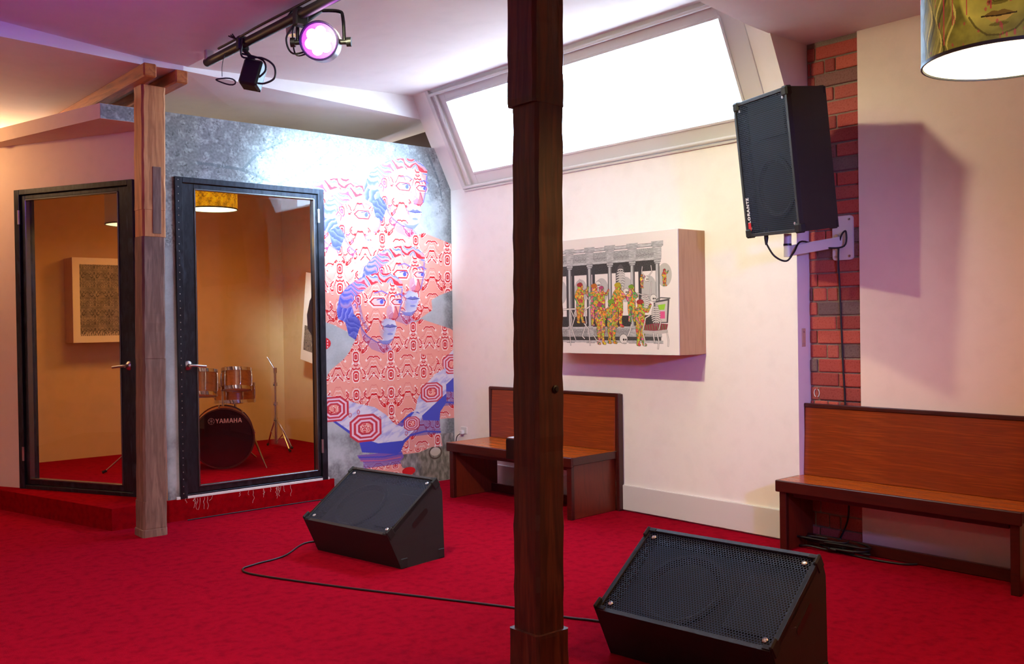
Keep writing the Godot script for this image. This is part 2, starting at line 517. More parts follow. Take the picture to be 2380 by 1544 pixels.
func build_shell():
	struct("floor", bb(Vector3(-3.2, -0.12, -0.6), Vector3(9.8, 0, 8.7), 0), M.carpet, "bright red carpet covering the whole floor of the room")
	struct("wall_right", bb(Vector3(-0.5, 0, -0.25), Vector3(3.52, 2.6, 0), 0), M.plaster, "pale plaster wall under the roof window, behind the smaller bench")
	struct("wall_right", bb(Vector3(3.87, 0, -0.35), Vector3(9.8, 3.4, -0.12), 0), M.plaster_pink, "plain beige plaster wall to the right of the brick strip")
	var st := nb()
	prism(st, PackedVector2Array([Vector2(0, 2.6), Vector2(0.44, 3.48), Vector2(0.19, 3.48), Vector2(-0.25, 2.6)]), -0.03, 0.234, Transform3D(PROFILE, Vector3.ZERO))
	struct("wall_slope", st, M.plaster, "narrow leaning plaster strip between the mural and the roof window")
	st = nb()
	prism(st, PackedVector2Array([Vector2(0, 2.6), Vector2(0.44, 3.48), Vector2(-0.3, 3.48), Vector2(-0.3, 2.6)]), 3.35, 3.52, Transform3D(PROFILE, Vector3.ZERO))
	struct("wall_slope", st, M.plaster, "leaning plaster cheek between the roof window and the brick strip")
	# low ceiling over the mural and the practice room; its edge is the bright step
	st = nb()
	var lowp := [Vector3(-3.2, 3.12, -0.6), Vector3(-0.03, 3.2, -0.3), Vector3(-0.03, 3.21, 0.30), Vector3(0.60, 3.12, 2.69), Vector3(0.575, 3.12, 2.95), Vector3(0.68, 3.12, 3.85), Vector3(1.1, 3.12, 8.7), Vector3(-3.2, 3.12, 8.7)]
	for f in [[0, 1, 2], [0, 2, 3], [0, 3, 4], [0, 4, 7], [4, 5, 7], [5, 6, 7]]:
		tri(st, lowp[f[0]], lowp[f[1]], lowp[f[2]], Vector3.DOWN)
		tri(st, up4(lowp[f[0]]), up4(lowp[f[1]]), up4(lowp[f[2]]), Vector3.UP)
	for i in lowp.size():
		var a: Vector3 = lowp[i]
		var b: Vector3 = lowp[(i + 1) % lowp.size()]
		quad(st, a, b, up4(b), up4(a), Vector3(a.z - b.z, 0, b.x - a.x))
	struct("ceiling", st, M.ceiling, "low flat ceiling over the mural and the practice room")
	struct("ceiling", slab(PackedVector2Array([Vector2(3.50, 0.1), Vector2(3.53, 0.5), Vector2(3.61, 1.1), Vector2(3.9, 2.65), Vector2(9.8, 2.65), Vector2(9.8, -0.6), Vector2(3.50, -0.6)]), 3.13, 4.0), M.ceiling, "low flat ceiling above the brick strip and the wall speaker")
	struct("wall_booth", bb(Vector3(-3.2, 2.6, -0.06), Vector3(-0.03, 3.3, -0.01), 0), mat(col(70, 48, 38), 0.9), "dark brown rough wall in the gap above the mural, by the roof window")
	# the two raised vaults that meet over the line of posts
	st = nb()
	prism(st, PackedVector2Array([Vector2(0.385, 3.40), Vector2(2.66, 3.15), Vector2(2.66, 3.5), Vector2(0.3, 3.75), Vector2(0.19, 3.48)]), -0.4, 4.1, Transform3D(PROFILE, Vector3.ZERO))
	struct("ceiling", st, M.ceiling, "raised white ceiling sloping up from the light bar to the roof window")
	st = nb()
	prism(st, PackedVector2Array([Vector2(2.66, 3.15), Vector2(8.7, 3.47), Vector2(8.7, 3.8), Vector2(2.66, 3.5)]), 0.3, 9.8, Transform3D(PROFILE, Vector3.ZERO))
	struct("ceiling", st, M.ceiling, "purple tinted ceiling on the near side of the light bar")
	# practice room walls
	st = nb()
	wall_with_hole(st, -2.62, 0.3, 2.965, 0.12, -2.533, -1.313, 0.154, 2.504, Transform3D(Basis(Vector3(0, 0, -1), Vector3.UP, Vector3(1, 0, 0)), Vector3.ZERO))
	struct("wall_back", st, M.plaster, "front wall of the practice room that carries the mural")
	st = nb()
	wall_with_hole(st, -3.3, -0.02, 2.965, 0.12, -1.557, -0.337, 0.154, 2.504, left_wall_xf())
	struct("wall_left", st, M.plaster_pink, "angled beige wall around the left glass door")
	struct("trim", slab(PackedVector2Array([Vector2(0.0, 2.56), Vector2(0.0, 3.04), Vector2(-2.03, 3.545)]), 2.86, 2.965), M.plaster_pink, "plaster bulkhead jutting out over the left glass door")
	struct("wall_booth", bb(Vector3(-2.95, 0, 0.1), Vector3(-2.8, 2.9, 3.86), 0), M.booth_wall, "warm yellow rear wall inside the practice room")
	struct("wall_booth", bb(Vector3(-2.8, 0, 0.1), Vector3(-0.12, 2.9, 0.22), 0), M.booth_wall, "warm yellow side wall behind the cymbal stand")
	struct("ceiling", slab(PackedVector2Array([Vector2(-2.95, 0.1), Vector2(-0.1, 0.1), Vector2(-0.1, 2.47), Vector2(-2.95, 3.85)]), 2.8, 2.88), M.booth_wall, "ceiling inside the practice room")
	# unseen sides that close the room
	struct("wall_left", bb(Vector3(-3.2, 0, 3.9), Vector3(-3.05, 3.5, 8.7), 0), M.plaster_pink, "far left side wall outside the picture")
	struct("wall_front", bb(Vector3(-3.2, 0, 8.6), Vector3(9.8, 4.0, 8.75), 0), M.plaster_pink, "wall behind the camera")
	struct("wall_rear", bb(Vector3(9.7, 0, -0.4), Vector3(9.85, 4.0, 8.7), 0), M.plaster_pink, "end wall to the right of the camera")
	struct("baseboard_right", bb(Vector3(0.0, 0.008, -0.01), Vector3(3.50, 0.193, 0.02), 0.004), M.white_gloss, "deep white baseboard under the roof window wall")

func up4(v: Vector3) -> Vector3:
	return Vector3(v.x, 4.0, v.z)

func build_window():
	var root := structure_root("window_1", "long leaning white roof window, blown out with daylight", "window")
	var up := Vector3(0, 1, SLOPE).normalized()
	root.transform = Transform3D(Basis(Vector3.RIGHT, up, Vector3.RIGHT.cross(up)), Vector3(0, 2.6, 0))
	var top := 0.90
	part("frame", bb(Vector3(0.234, 0, -0.10), Vector3(0.40, top, -0.005)), M.white_gloss, root)
	part("frame", bb(Vector3(3.20, 0, -0.10), Vector3(3.352, top, -0.005)), M.white_gloss, root)
	part("frame", bb(Vector3(0.40, 0, -0.10), Vector3(3.20, 0.125, -0.005)), M.white_gloss, root)
	part("frame", bb(Vector3(0.40, 0.765, -0.10), Vector3(3.20, top, -0.005)), M.white_gloss, root)
	part("mullion", bb(Vector3(1.42, 0.125, -0.10), Vector3(1.50, 0.765, -0.02)), M.white_gloss, root)
	part("pane", bb(Vector3(0.40, 0.12, -0.075), Vector3(1.42, 0.77, -0.069), 0), M.glass, root)
	part("pane", bb(Vector3(1.50, 0.12, -0.075), Vector3(3.20, 0.77, -0.069), 0), M.glass, root)
	# inner beads and the blind rods
	part("bead", bb(Vector3(0.385, 0.11, -0.02), Vector3(3.215, 0.128, 0.004)), M.white_gloss, root)
	part("bead", bb(Vector3(0.385, 0.762, -0.02), Vector3(3.215, 0.78, 0.004)), M.white_gloss, root)
	part("bead", bb(Vector3(0.383, 0.128, -0.02), Vector3(0.402, 0.762, 0.004)), M.white_gloss, root)
	part("bead", bb(Vector3(3.198, 0.128, -0.02), Vector3(3.217, 0.762, 0.004)), M.white_gloss, root)
	part("casing", bb(Vector3(0.19, -0.01, -0.02), Vector3(0.236, top, 0.016)), M.white_gloss, root)
	part("casing", bb(Vector3(3.35, -0.01, -0.02), Vector3(3.37, top, 0.01)), M.white_gloss, root)
	var st := nb()
	tube(st, [Vector3(0.31, 0.03, 0.018), Vector3(0.31, 0.86, 0.018)], 0.013, 10)
	part("blind_rod", st, M.white_gloss, root)
	st = nb()
	tube(st, [Vector3(0.22, 0.012, 0.02), Vector3(3.30, 0.012, 0.02)], 0.014, 10)
	part("blind_rod", st, M.white_gloss, root)
	st = nb()
	tube(st, [Vector3(0.24, 0.855, 0.022), Vector3(3.30, 0.855, 0.022)], 0.013, 10)
	part("blind_rod", st, M.white_gloss, root)
	part("sill", bb(Vector3(0.22, -0.022, -0.02), Vector3(3.34, -0.006, 0.03)), M.white_gloss, root)
	for x in [0.26, 3.27]:
		st = nb()
		tube(st, [Vector3(x, 0.855, 0.0), Vector3(x, 0.855, 0.03)], 0.018, 10)
		part("rod_bracket", st, M.brushed, root)

func build_bricks():
	var root := structure_root("wall_brick", "strip of bare red brick between two plaster panels", "wall")
	part("mortar", bb(Vector3(3.50, 0, -0.35), Vector3(3.90, 3.4, -0.142), 0), M.mortar, root)
	var tones := [col(178, 72, 58), col(164, 64, 54), col(188, 84, 66), col(150, 60, 52), col(170, 78, 66), col(128, 82, 74), col(112, 86, 82)]
	var mats := []
	for t in tones:
		mats.append(tri_mat([t.darkened(0.18), t, t.lightened(0.06), t.darkened(0.08)], 0.03, Vector3(4, 4, 4), 0.85, true, 0.18, 0.1))
	var rng := RandomNumberGenerator.new()
	rng.seed = 31
	var x0 := 3.525
	var w := 0.345
	var cuts := [[0.15], [0.06, 0.34, 0.56], [0.16], [0.56], [0.15], [0.33, 0.57], [0.14], [0.52]]
	var pitch := 0.0885
	var row := 0
	var y := 0.008
	while y < 3.10:
		var e := [0.0]
		e.append_array(cuts[row % cuts.size()])
		e.append(1.0)
		for i in e.size() - 1:
			var a: float = x0 + w * e[i] + (0.005 if i > 0 else 0.0)
			var b: float = x0 + w * e[i + 1] - (0.005 if i < e.size() - 2 else 0.0)
			var dz := rng.randf_range(-0.004, 0.004)
			var dy := rng.randf_range(-0.002, 0.002)
			var hh := minf(pitch - 0.010, 3.125 - y)
			var k := rng.randi_range(0, 4)
			if rng.randf() < 0.12:
				k = rng.randi_range(5, 6)
			part("brick", bb(Vector3(a, y + dy, -0.20), Vector3(b, y + dy + hh, -0.130 + dz), 0.005), mats[k], root)
		y += pitch
		row += 1
	# broken ring of white paint low on the bricks
	for s in [0.0, PI]:
		var st := nb()
		var pts := []
		for k in 8:
			var a: float = s + 0.45 + k * (PI - 0.9) / 7.0 + PI / 2
			pts.append(Vector3(3.570 + cos(a) * 0.018, 0.935 + sin(a) * 0.026, -0.126))
		tube(st, pts, 0.003, 6)
		part("paint_mark", st, M.white_gloss, root)

# ------------------------------------------------------------------ doors
func build_door(n: int, xf: Transform3D, handle_left: bool, label: String):
	var root := structure_root("door_%d" % n, label, "door")
	root.transform = xf
	var W := 1.22
	var H := 2.35
	# frame: stands 2 cm proud of the wall
	var fw := 0.055
	part("frame", bb(Vector3(0, 0, -0.12), Vector3(fw, H, 0.022)), M.steel, root)
	part("frame", bb(Vector3(W - 0.05, 0, -0.12), Vector3(W, H, 0.022)), M.steel, root)
	part("frame", bb(Vector3(fw, H - 0.04, -0.12), Vector3(W - 0.05, H, 0.022)), M.steel, root)
	part("frame", bb(Vector3(fw, 0, -0.12), Vector3(W - 0.05, 0.03, 0.018)), M.steel, root)
	var mir := func(x: float) -> float: return x if handle_left else W - x
	var lf := part("leaf", bb(Vector3(fw + 0.004, 0.034, -0.06), Vector3(0.145, H - 0.044, 0.004)), M.steel, root) if handle_left else part("leaf", bb(Vector3(W - 0.155, 0.034, -0.06), Vector3(W - 0.054, H - 0.044, 0.004)), M.steel, root)
	var a := 0.145 if handle_left else fw + 0.045
	var b := W - 0.074 if handle_left else W - 0.155
	part("leaf_stile", bb(Vector3(b, 0.034, -0.06), Vector3(W - 0.053, H - 0.044, 0.004)) if handle_left else bb(Vector3(fw + 0.003, 0.034, -0.06), Vector3(a, H - 0.044, 0.004)), M.steel, root)
	part("leaf_rail", bb(Vector3(a, 0.034, -0.06), Vector3(b, 0.072, 0.004)), M.steel, root)
	part("leaf_rail", bb(Vector3(a, H - 0.075, -0.06), Vector3(b, H - 0.044, 0.004)), M.steel, root)
	# glazing bead, catches the light
	part("glazing_bead", bb(Vector3(a, 0.072, -0.03), Vector3(a + 0.012, H - 0.075, 0.010)), M.bead, root)
	part("glazing_bead", bb(Vector3(b - 0.012, 0.072, -0.03), Vector3(b, H - 0.075, 0.010)), M.bead, root)
	part("glazing_bead", bb(Vector3(a, H - 0.087, -0.03), Vector3(b, H - 0.075, 0.010)), M.bead, root)
	part("glazing_bead", bb(Vector3(a, 0.072, -0.03), Vector3(b, 0.084, 0.010)), M.bead, root)
	var gl := nb()
	quad(gl, Vector3(a + 0.004, 0.076, -0.02), Vector3(b - 0.004, 0.076, -0.02), Vector3(b - 0.004, H - 0.079, -0.02), Vector3(a + 0.004, H - 0.079, -0.02), Vector3(0, 0, 1))
	part("pane", gl, M.glass, root)
	var st := nb()
	var y := 0.04
	while y < H - 0.02:
		lathe(st, [Vector2(0.0045, 0.0), Vector2(0.003, 0.003), Vector2(0.0, 0.0038)], 8, along(Vector3(mir.call(fw * 0.42), y, 0.022), Vector3(0, 0, 1)))
		y += 0.052
	if handle_left:
		var rv := part("rivets", st, M.brushed, root)
		rv.set_meta("kind", "stuff")
	# lever handle on a round rose
	var hx: float = mir.call(0.078)
	var sgn := 1.0 if handle_left else -1.0
	var hd := Node3D.new()
	hd.name = "handle"
	root.add_child(hd)
	st = nb()
	lathe(st, [Vector2(0.034, 0.0), Vector2(0.034, 0.006), Vector2(0.024, 0.016), Vector2(0.014, 0.022), Vector2(0.012, 0.045), Vector2(0.0, 0.045)], 24, along(Vector3(hx, 0.972, 0.004), Vector3(0, 0, 1)))
	part("rose", st, M.brushed, hd)
	st = nb()
	tube(st, curve([Vector3(hx, 0.972, 0.045), Vector3(hx + sgn * 0.03, 0.972, 0.052), Vector3(hx + sgn * 0.12, 0.962, 0.05)], 5), 0.0095, 10)
	part("lever", st, M.brushed, hd)
	for hy in [0.22, H - 0.27]:
		st = nb()
		tube(st, [Vector3(mir.call(W - 0.045), hy, 0.016), Vector3(mir.call(W - 0.045), hy + 0.11, 0.016)], 0.011, 10)
		part("hinge", st, M.brushed, root)

func build_doors():
	build_door(1, Transform3D(Basis(Vector3(0, 0, -1), Vector3.UP, Vector3(1, 0, 0)), Vector3(0, 0.154, 2.533)), true, "black steel glass door in the mural wall, lever handle on its left")
	build_door(2, Transform3D(Basis(LEFT_X, Vector3.UP, LEFT_Z), Vector3(0, 0.154, 2.56) - LEFT_X * 1.557), false, "black steel glass door left of the slim post, lever handle on its right")

func build_step():
	var root := structure_root("floor_step", "low red carpeted step under the two glass doors", "step")
	part("tread", slab(PackedVector2Array([Vector2(-0.125, 0.21), Vector2(-0.125, 1.26), Vector2(0.025, 1.26), Vector2(0.025, 3.02), Vector2(-2.95, 3.78), Vector2(-2.95, 0.21)]), 0.0, 0.154), M.carpet_dark, root)
	part("booth_carpet", slab(PackedVector2Array([Vector2(-0.13, 0.225), Vector2(-0.13, 2.48), Vector2(-2.79, 3.77), Vector2(-2.79, 0.225)]), 0.154, 0.160), M.carpet, root)
	part("threshold", bb(Vector3(0.002, 0.150, 1.30), Vector3(0.020, 0.172, 2.56), 0.002), M.white_gloss, root)
	var rng := RandomNumberGenerator.new()
	rng.seed = 4
	for i in 22:
		var z := rng.randf_range(1.55, 2.52)
		var len := rng.randf_range(0.02, 0.10)
		var pts := [Vector3(0.021, 0.158, z)]
		var zz := z
		for k in 5:
			zz += rng.randf_range(-0.010, 0.010)
			pts.append(Vector3(0.0285 + rng.randf() * 0.003, 0.152 - len * (k + 1) / 5.0, zz))
		var st := nb()
		tube(st, curve(pts, 3), 0.0011, 4)
		part("loose_thread", st, M.thread, root)

# ------------------------------------------------------------------ posts and beams
func rough_post(side: float, height: float, notches: Array, seed_: int) -> SurfaceTool:
	# a hewn square post: rings of eight points with uneven edges; notches = [[y, grow x0, x1, z0, z1] ...] give the outline by height
	var st := nb()
	var rng := RandomNumberGenerator.new()
	rng.seed = seed_
	var rings := []
	var ys := []
	var y := 0.0
	while y < height - 0.02:
		ys.append(y)
		y += 0.06
	ys.append(height)
	for n in notches:
		ys.append(n[0] - 0.001)
		ys.append(n[0] + 0.001)
	ys.sort()
	for yy in ys:
		var g := [0.0, 0.0, 0.0, 0.0]
		for n in notches:
			if yy >= n[0]:
				g = [n[1], n[2], n[3], n[4]]
		var h := side * 0.5
		var ch := 0.010 + rng.randf_range(0, 0.005)
		var j := func() -> float: return rng.randf_range(-0.0016, 0.0016)
		var xa: float = -h - g[0] + j.call()
		var xb: float = h + g[1] + j.call()
		var za: float = -h - g[2] + j.call()
		var zb: float = h + g[3] + j.call()
		rings.append([Vector3(xa + ch, yy, za), Vector3(xb - ch, yy, za), Vector3(xb, yy, za + ch), Vector3(xb, yy, zb - ch), Vector3(xb - ch, yy, zb), Vector3(xa + ch, yy, zb), Vector3(xa, yy, zb - ch), Vector3(xa, yy, za + ch)])
	for i in rings.size() - 1:
		var c := Vector3(0, (ys[i] + ys[i + 1]) * 0.5, 0)
		for k in 8:
			var k2 := (k + 1) % 8
			var a: Vector3 = rings[i][k]
			var b: Vector3 = rings[i][k2]
			var d: Vector3 = rings[i + 1][k2]
			var e: Vector3 = rings[i + 1][k]
			quad(st, a, b, d, e, (a + b + d + e) * 0.25 - c)
	for k in range(1, 7):
		tri(st, rings[0][0], rings[0][k], rings[0][k + 1], Vector3.DOWN)
		tri(st, rings[-1][0], rings[-1][k], rings[-1][k + 1], Vector3.UP)
	return st

func build_posts():
	var t := thing("timber_post", "thick dark hewn timber post in the foreground, in front of the window wall", "post", Vector3(4.029, 0, 2.694))
	t.rotate(Vector3(-0.7535, 0, -0.6574), 0.0115)   # the old timber leans a little
	part("shaft", rough_post(0.157, 3.16, [[0.0, 0.008, 0.008, 0.008, 0.008], [0.195, -0.003, -0.003, -0.003, -0.003], [2.255, 0.011, 0.0, 0.0, 0.011]], 3), M.post_dark, t)
	var st := nb()
	lathe(st, [Vector2(0.016, 0), Vector2(0.016, 0.004), Vector2(0.010, 0.006), Vector2(0.009, 0.010), Vector2(0, 0.011)], 12, along(Vector3(0.0765, 1.145, -0.020), Vector3.RIGHT))
	part("bolt", st, M.black, t)
	t = thing("timber_post", "slim worn timber post at the corner of the practice room, between the two glass doors", "post", Vector3(0.329, 0, 2.860))
	t.rotate(Vector3(-0.7535, 0, -0.6574), 0.0138)
	part("lower_shaft", rough_post(0.156, 2.02, [[0.0, 0.008, 0.004, 0.004, 0.008], [0.05, 0.003, 0.0, 0.0, 0.003], [0.24, 0, 0, 0, 0], [1.2, 0.0, 0.0, -0.003, 0.002]], 9), M.post_grey, t)
	var us := part("upper_shaft", rough_post(0.160, 1.01, [[0.0, 0.0, 0.0, 0.0, -0.004], [0.18, 0.0, 0.0, 0.0, 0.0]], 12), M.post_wood, t)
	us.position.y = 2.02
	part("patch_board", bb(Vector3(0.074, 2.04, -0.045), Vector3(0.0835, 2.49, 0.012), 0.002), M.post_grey, t)
	# bearers on top of the slim post
	t = thing("ceiling_beam", "orange timber beam on the slim post, the left one of the pair", "beam", Vector3(-0.36, 3.03, 2.93), 0.0, "pair of beams on the slim post")
	part("timber", bx(Vector3(0, 0.045, 0), Vector3(2.02, 0.088, 0.085), 0.008), M.beam_wood, t)
	t = thing("ceiling_beam", "orange timber beam on the slim post, nearer the mural than its twin", "beam", Vector3(-0.40, 3.03, 2.705), 0.0, "pair of beams on the slim post")
	part("timber", bx(Vector3(0, 0.045, 0), Vector3(2.02, 0.088, 0.085), 0.008), M.beam_wood, t)

# ------------------------------------------------------------------ benches
func bench(label: String, at: Vector3, turn: float, w: float, sy: float, depth: float, back_h: float):
	var t := thing("wooden_bench", label, "bench", at, turn)
	var hw := w * 0.5
	# z = 0 at the back, seat edge at z = depth
	var th := 0.028
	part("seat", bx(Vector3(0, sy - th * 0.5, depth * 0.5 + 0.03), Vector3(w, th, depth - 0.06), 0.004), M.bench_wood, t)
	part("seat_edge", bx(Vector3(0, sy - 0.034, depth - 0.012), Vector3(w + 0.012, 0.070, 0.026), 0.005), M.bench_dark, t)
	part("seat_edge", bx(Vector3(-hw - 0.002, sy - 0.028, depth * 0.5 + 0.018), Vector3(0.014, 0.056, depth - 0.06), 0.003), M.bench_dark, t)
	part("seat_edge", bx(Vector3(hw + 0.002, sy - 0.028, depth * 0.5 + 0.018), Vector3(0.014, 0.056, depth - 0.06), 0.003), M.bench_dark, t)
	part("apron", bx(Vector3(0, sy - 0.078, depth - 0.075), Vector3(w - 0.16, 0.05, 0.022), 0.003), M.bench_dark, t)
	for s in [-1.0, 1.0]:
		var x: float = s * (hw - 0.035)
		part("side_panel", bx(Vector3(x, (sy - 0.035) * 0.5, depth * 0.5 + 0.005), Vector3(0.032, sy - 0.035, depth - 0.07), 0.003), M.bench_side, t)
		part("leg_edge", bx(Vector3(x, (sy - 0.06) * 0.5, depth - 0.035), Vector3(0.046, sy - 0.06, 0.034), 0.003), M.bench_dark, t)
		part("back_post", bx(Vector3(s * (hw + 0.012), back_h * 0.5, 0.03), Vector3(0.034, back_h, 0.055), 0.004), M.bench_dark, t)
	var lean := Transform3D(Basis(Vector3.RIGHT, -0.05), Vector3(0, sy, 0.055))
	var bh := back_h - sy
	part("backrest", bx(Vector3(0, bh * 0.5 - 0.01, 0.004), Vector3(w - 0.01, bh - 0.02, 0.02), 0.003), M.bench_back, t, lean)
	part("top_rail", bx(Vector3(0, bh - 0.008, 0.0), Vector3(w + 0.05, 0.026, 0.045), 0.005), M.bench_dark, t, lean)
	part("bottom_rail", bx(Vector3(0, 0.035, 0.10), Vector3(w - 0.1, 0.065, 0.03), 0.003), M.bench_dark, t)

func build_benches():
	bench("varnished wooden bench behind the dark post, end of its seat by the mural", Vector3(1.345, 0, 0.035), deg_to_rad(2.6), 1.36, 0.445, 0.55, 0.865)
	bench("varnished wooden bench below the wall speaker, against the brick strip", Vector3(4.215, 0, -0.115), 0.0, 1.40, 0.425, 0.37, 0.868)

# ------------------------------------------------------------------ floor monitors
func grille_sheet(c00: Vector3, right: Vector3, up: Vector3, n: Vector3, w: float, h: float) -> SurfaceTool:
	var st := nb()
	var s := Vector2(w / 0.0125, h / 0.0215)
	var a := c00
	var p := [a, a + right * w, a + right * w + up * h, a + up * h]
	uvquad(st, p, [Vector2(0, s.y), Vector2(s.x, s.y), Vector2(s.x, 0), Vector2(0, 0)], n)
	return st

func cone_parts(parent: Node, at: Vector3, dir: Vector3, r: float):
	var st := nb()
	lathe(st, [Vector2(r, 0.0), Vector2(r, 0.012), Vector2(r * 0.90, 0.014), Vector2(r * 0.84, 0.004), Vector2(r * 0.35, -0.055), Vector2(r * 0.32, -0.045), Vector2(0.0, -0.03)], 32, along(at, dir))
	part("woofer", st, M.cone, parent)

func corner_cap(parent: Node, at: Vector3, sx: float, sz: float):
	part("corner_cap", bx(at, Vector3(sx, 0.05, sz), 0.008), M.rubber, parent)

func monitor(label: String, at: Vector3, turn: float, W: float):
	var t := thing("floor_monitor", label, "speaker", at, turn)
	# side outline, u towards the back (-z), v up; extruded along x. The front face between P1 and P2 carries the grille
	var P := PackedVector2Array([Vector2(0, 0), Vector2(-0.106, 0.212), Vector2(0.296, 0.484), Vector2(0.338, 0.398), Vector2(0.348, 0)])
	var side := Basis(Vector3(0, 0, -1), Vector3(0, 1, 0), Vector3(1, 0, 0))
	var hw := W * 0.5
	for s in [-1.0, 1.0]:
		var st := nb()
		prism(st, P, s * hw - s * 0.018, s * hw, Transform3D(side, Vector3.ZERO))
		var panel := part("side_panel", st, M.cabinet, t)
		# hand hold: a recessed slot with a lip
		st = nb()
		var slot := PackedVector2Array()
		for k in 20:
			var a := TAU * k / 20
			var q := Vector2(cos(a) * 0.018 + (0.055 if cos(a) > 0 else -0.055), sin(a) * 0.018)
			slot.append(q.rotated(0.60) + Vector2(0.15, 0.27))
		prism(st, slot, s * hw, s * (hw + 0.0015), Transform3D(side, Vector3.ZERO))
		part("hand_hold", st, M.black, panel)
		for c in [Vector2(-0.078, 0.218), Vector2(0.285, 0.452), Vector2(0.322, 0.03), Vector2(0.022, 0.03)]:
			var cp := part("corner_cap", bx(Vector3.ZERO, Vector3(0.055, 0.062, 0.016), 0.006), M.rubber, t)
			var ang := atan2(0.272, 0.402) if c.y > 0.1 else 0.0
			cp.transform = Transform3D(Basis(Vector3(0, 0, -1).rotated(Vector3(1, 0, 0), ang), Vector3.UP.rotated(Vector3(1, 0, 0), ang), Vector3(1, 0, 0)), Vector3(s * (hw - 0.004), c.y, -c.x))
	var face := func(a: Vector2, b: Vector2, tk: float, called: String):
		var d := (b - a).normalized()
		var nn := Vector2(d.y, -d.x) * tk
		var st2 := nb()
		prism(st2, PackedVector2Array([a, b, b + nn, a + nn]), -hw + 0.018, hw - 0.018, Transform3D(side, Vector3.ZERO))
		part(called, st2, M.cabinet, t)
	face.call(P[1], P[0], -0.018, "lower_panel")
	face.call(P[0], P[4], -0.018, "bottom_panel")
	face.call(P[4], P[3], -0.018, "back_panel")
	face.call(P[3], P[2], -0.018, "top_panel")
	# sloping front: baffle, rim, grille
	var d2 := (P[2] - P[1]).normalized()
	var L := P[1].distance_to(P[2])
	var R := side * Vector3(d2.x, d2.y, 0)
	var N := side * Vector3(-d2.y, d2.x, 0)
	var X := Vector3.RIGHT
	var o := side * Vector3(P[1].x, P[1].y, 0)
	var fx := Transform3D(Basis(X, R, N), o)
	part("baffle", bb(Vector3(-hw + 0.018, 0.0, -0.095), Vector3(hw - 0.018, L, -0.08), 0), M.cone, t, fx)
	part("rim", bb(Vector3(-hw + 0.018, 0.0, -0.055), Vector3(hw - 0.018, 0.020, 0.0)), M.cabinet, t, fx)
	part("rim", bb(Vector3(-hw + 0.018, L - 0.020, -0.055), Vector3(hw - 0.018, L, 0.0)), M.cabinet, t, fx)
	part("rim", bb(Vector3(-hw, 0.0, -0.03), Vector3(-hw + 0.02, L, 0.0)), M.cabinet, t, fx)
	part("rim", bb(Vector3(hw - 0.02, 0.0, -0.03), Vector3(hw, L, 0.0)), M.cabinet, t, fx)
	var gr := part("grille", grille_sheet(fx * Vector3(-hw + 0.020, 0.020, -0.007), X, R, N, W - 0.04, L - 0.04), M.grille, t)
	gr.set_meta("label", "perforated dark steel grille")
	cone_parts(t, fx * Vector3(-0.13, L * 0.5, -0.076), N, 0.19)
	part("horn", bb(Vector3(0.12, 0.10, -0.082), Vector3(hw - 0.06, L - 0.10, -0.066), 0.015), M.cone, t, fx)
	for c in [Vector2(-hw + 0.05, 0.048), Vector2(hw - 0.05, 0.048), Vector2(-hw + 0.05, L - 0.048), Vector2(hw - 0.05, L - 0.048)]:
		var st := nb()
		lathe(st, [Vector2(0.011, 0), Vector2(0.011, 0.003), Vector2(0.007, 0.006), Vector2(0.0055, 0.004), Vector2(0, 0.004)], 14, along(fx * Vector3(c.x, c.y, -0.007), N))
		part("screw", st, M.screw, t)
		part("front_corner", bb(Vector3(c.x - 0.045 if c.x < 0 else c.x + 0.005, c.y - 0.045 if c.y < L * 0.5 else c.y + 0.024, -0.004), Vector3(c.x - 0.005 if c.x < 0 else c.x + 0.047, c.y - 0.024 if c.y < L * 0.5 else c.y + 0.045, 0.004), 0.003), M.rubber, t, fx)

func build_monitors():
	var a := -0.144
	var w := Vector3(cos(a), 0, sin(a))
	monitor("black wedge stage monitor on the carpet left of the dark post", Vector3(2.284, 0, 2.154) - w * 0.383, -a, 0.766)
	a = -0.105
	w = Vector3(cos(a), 0, sin(a))
	monitor("black wedge stage monitor on the carpet right of the dark post, nearest the camera", Vector3(4.840, 0, 2.210) - w * 0.401, -a, 0.802)

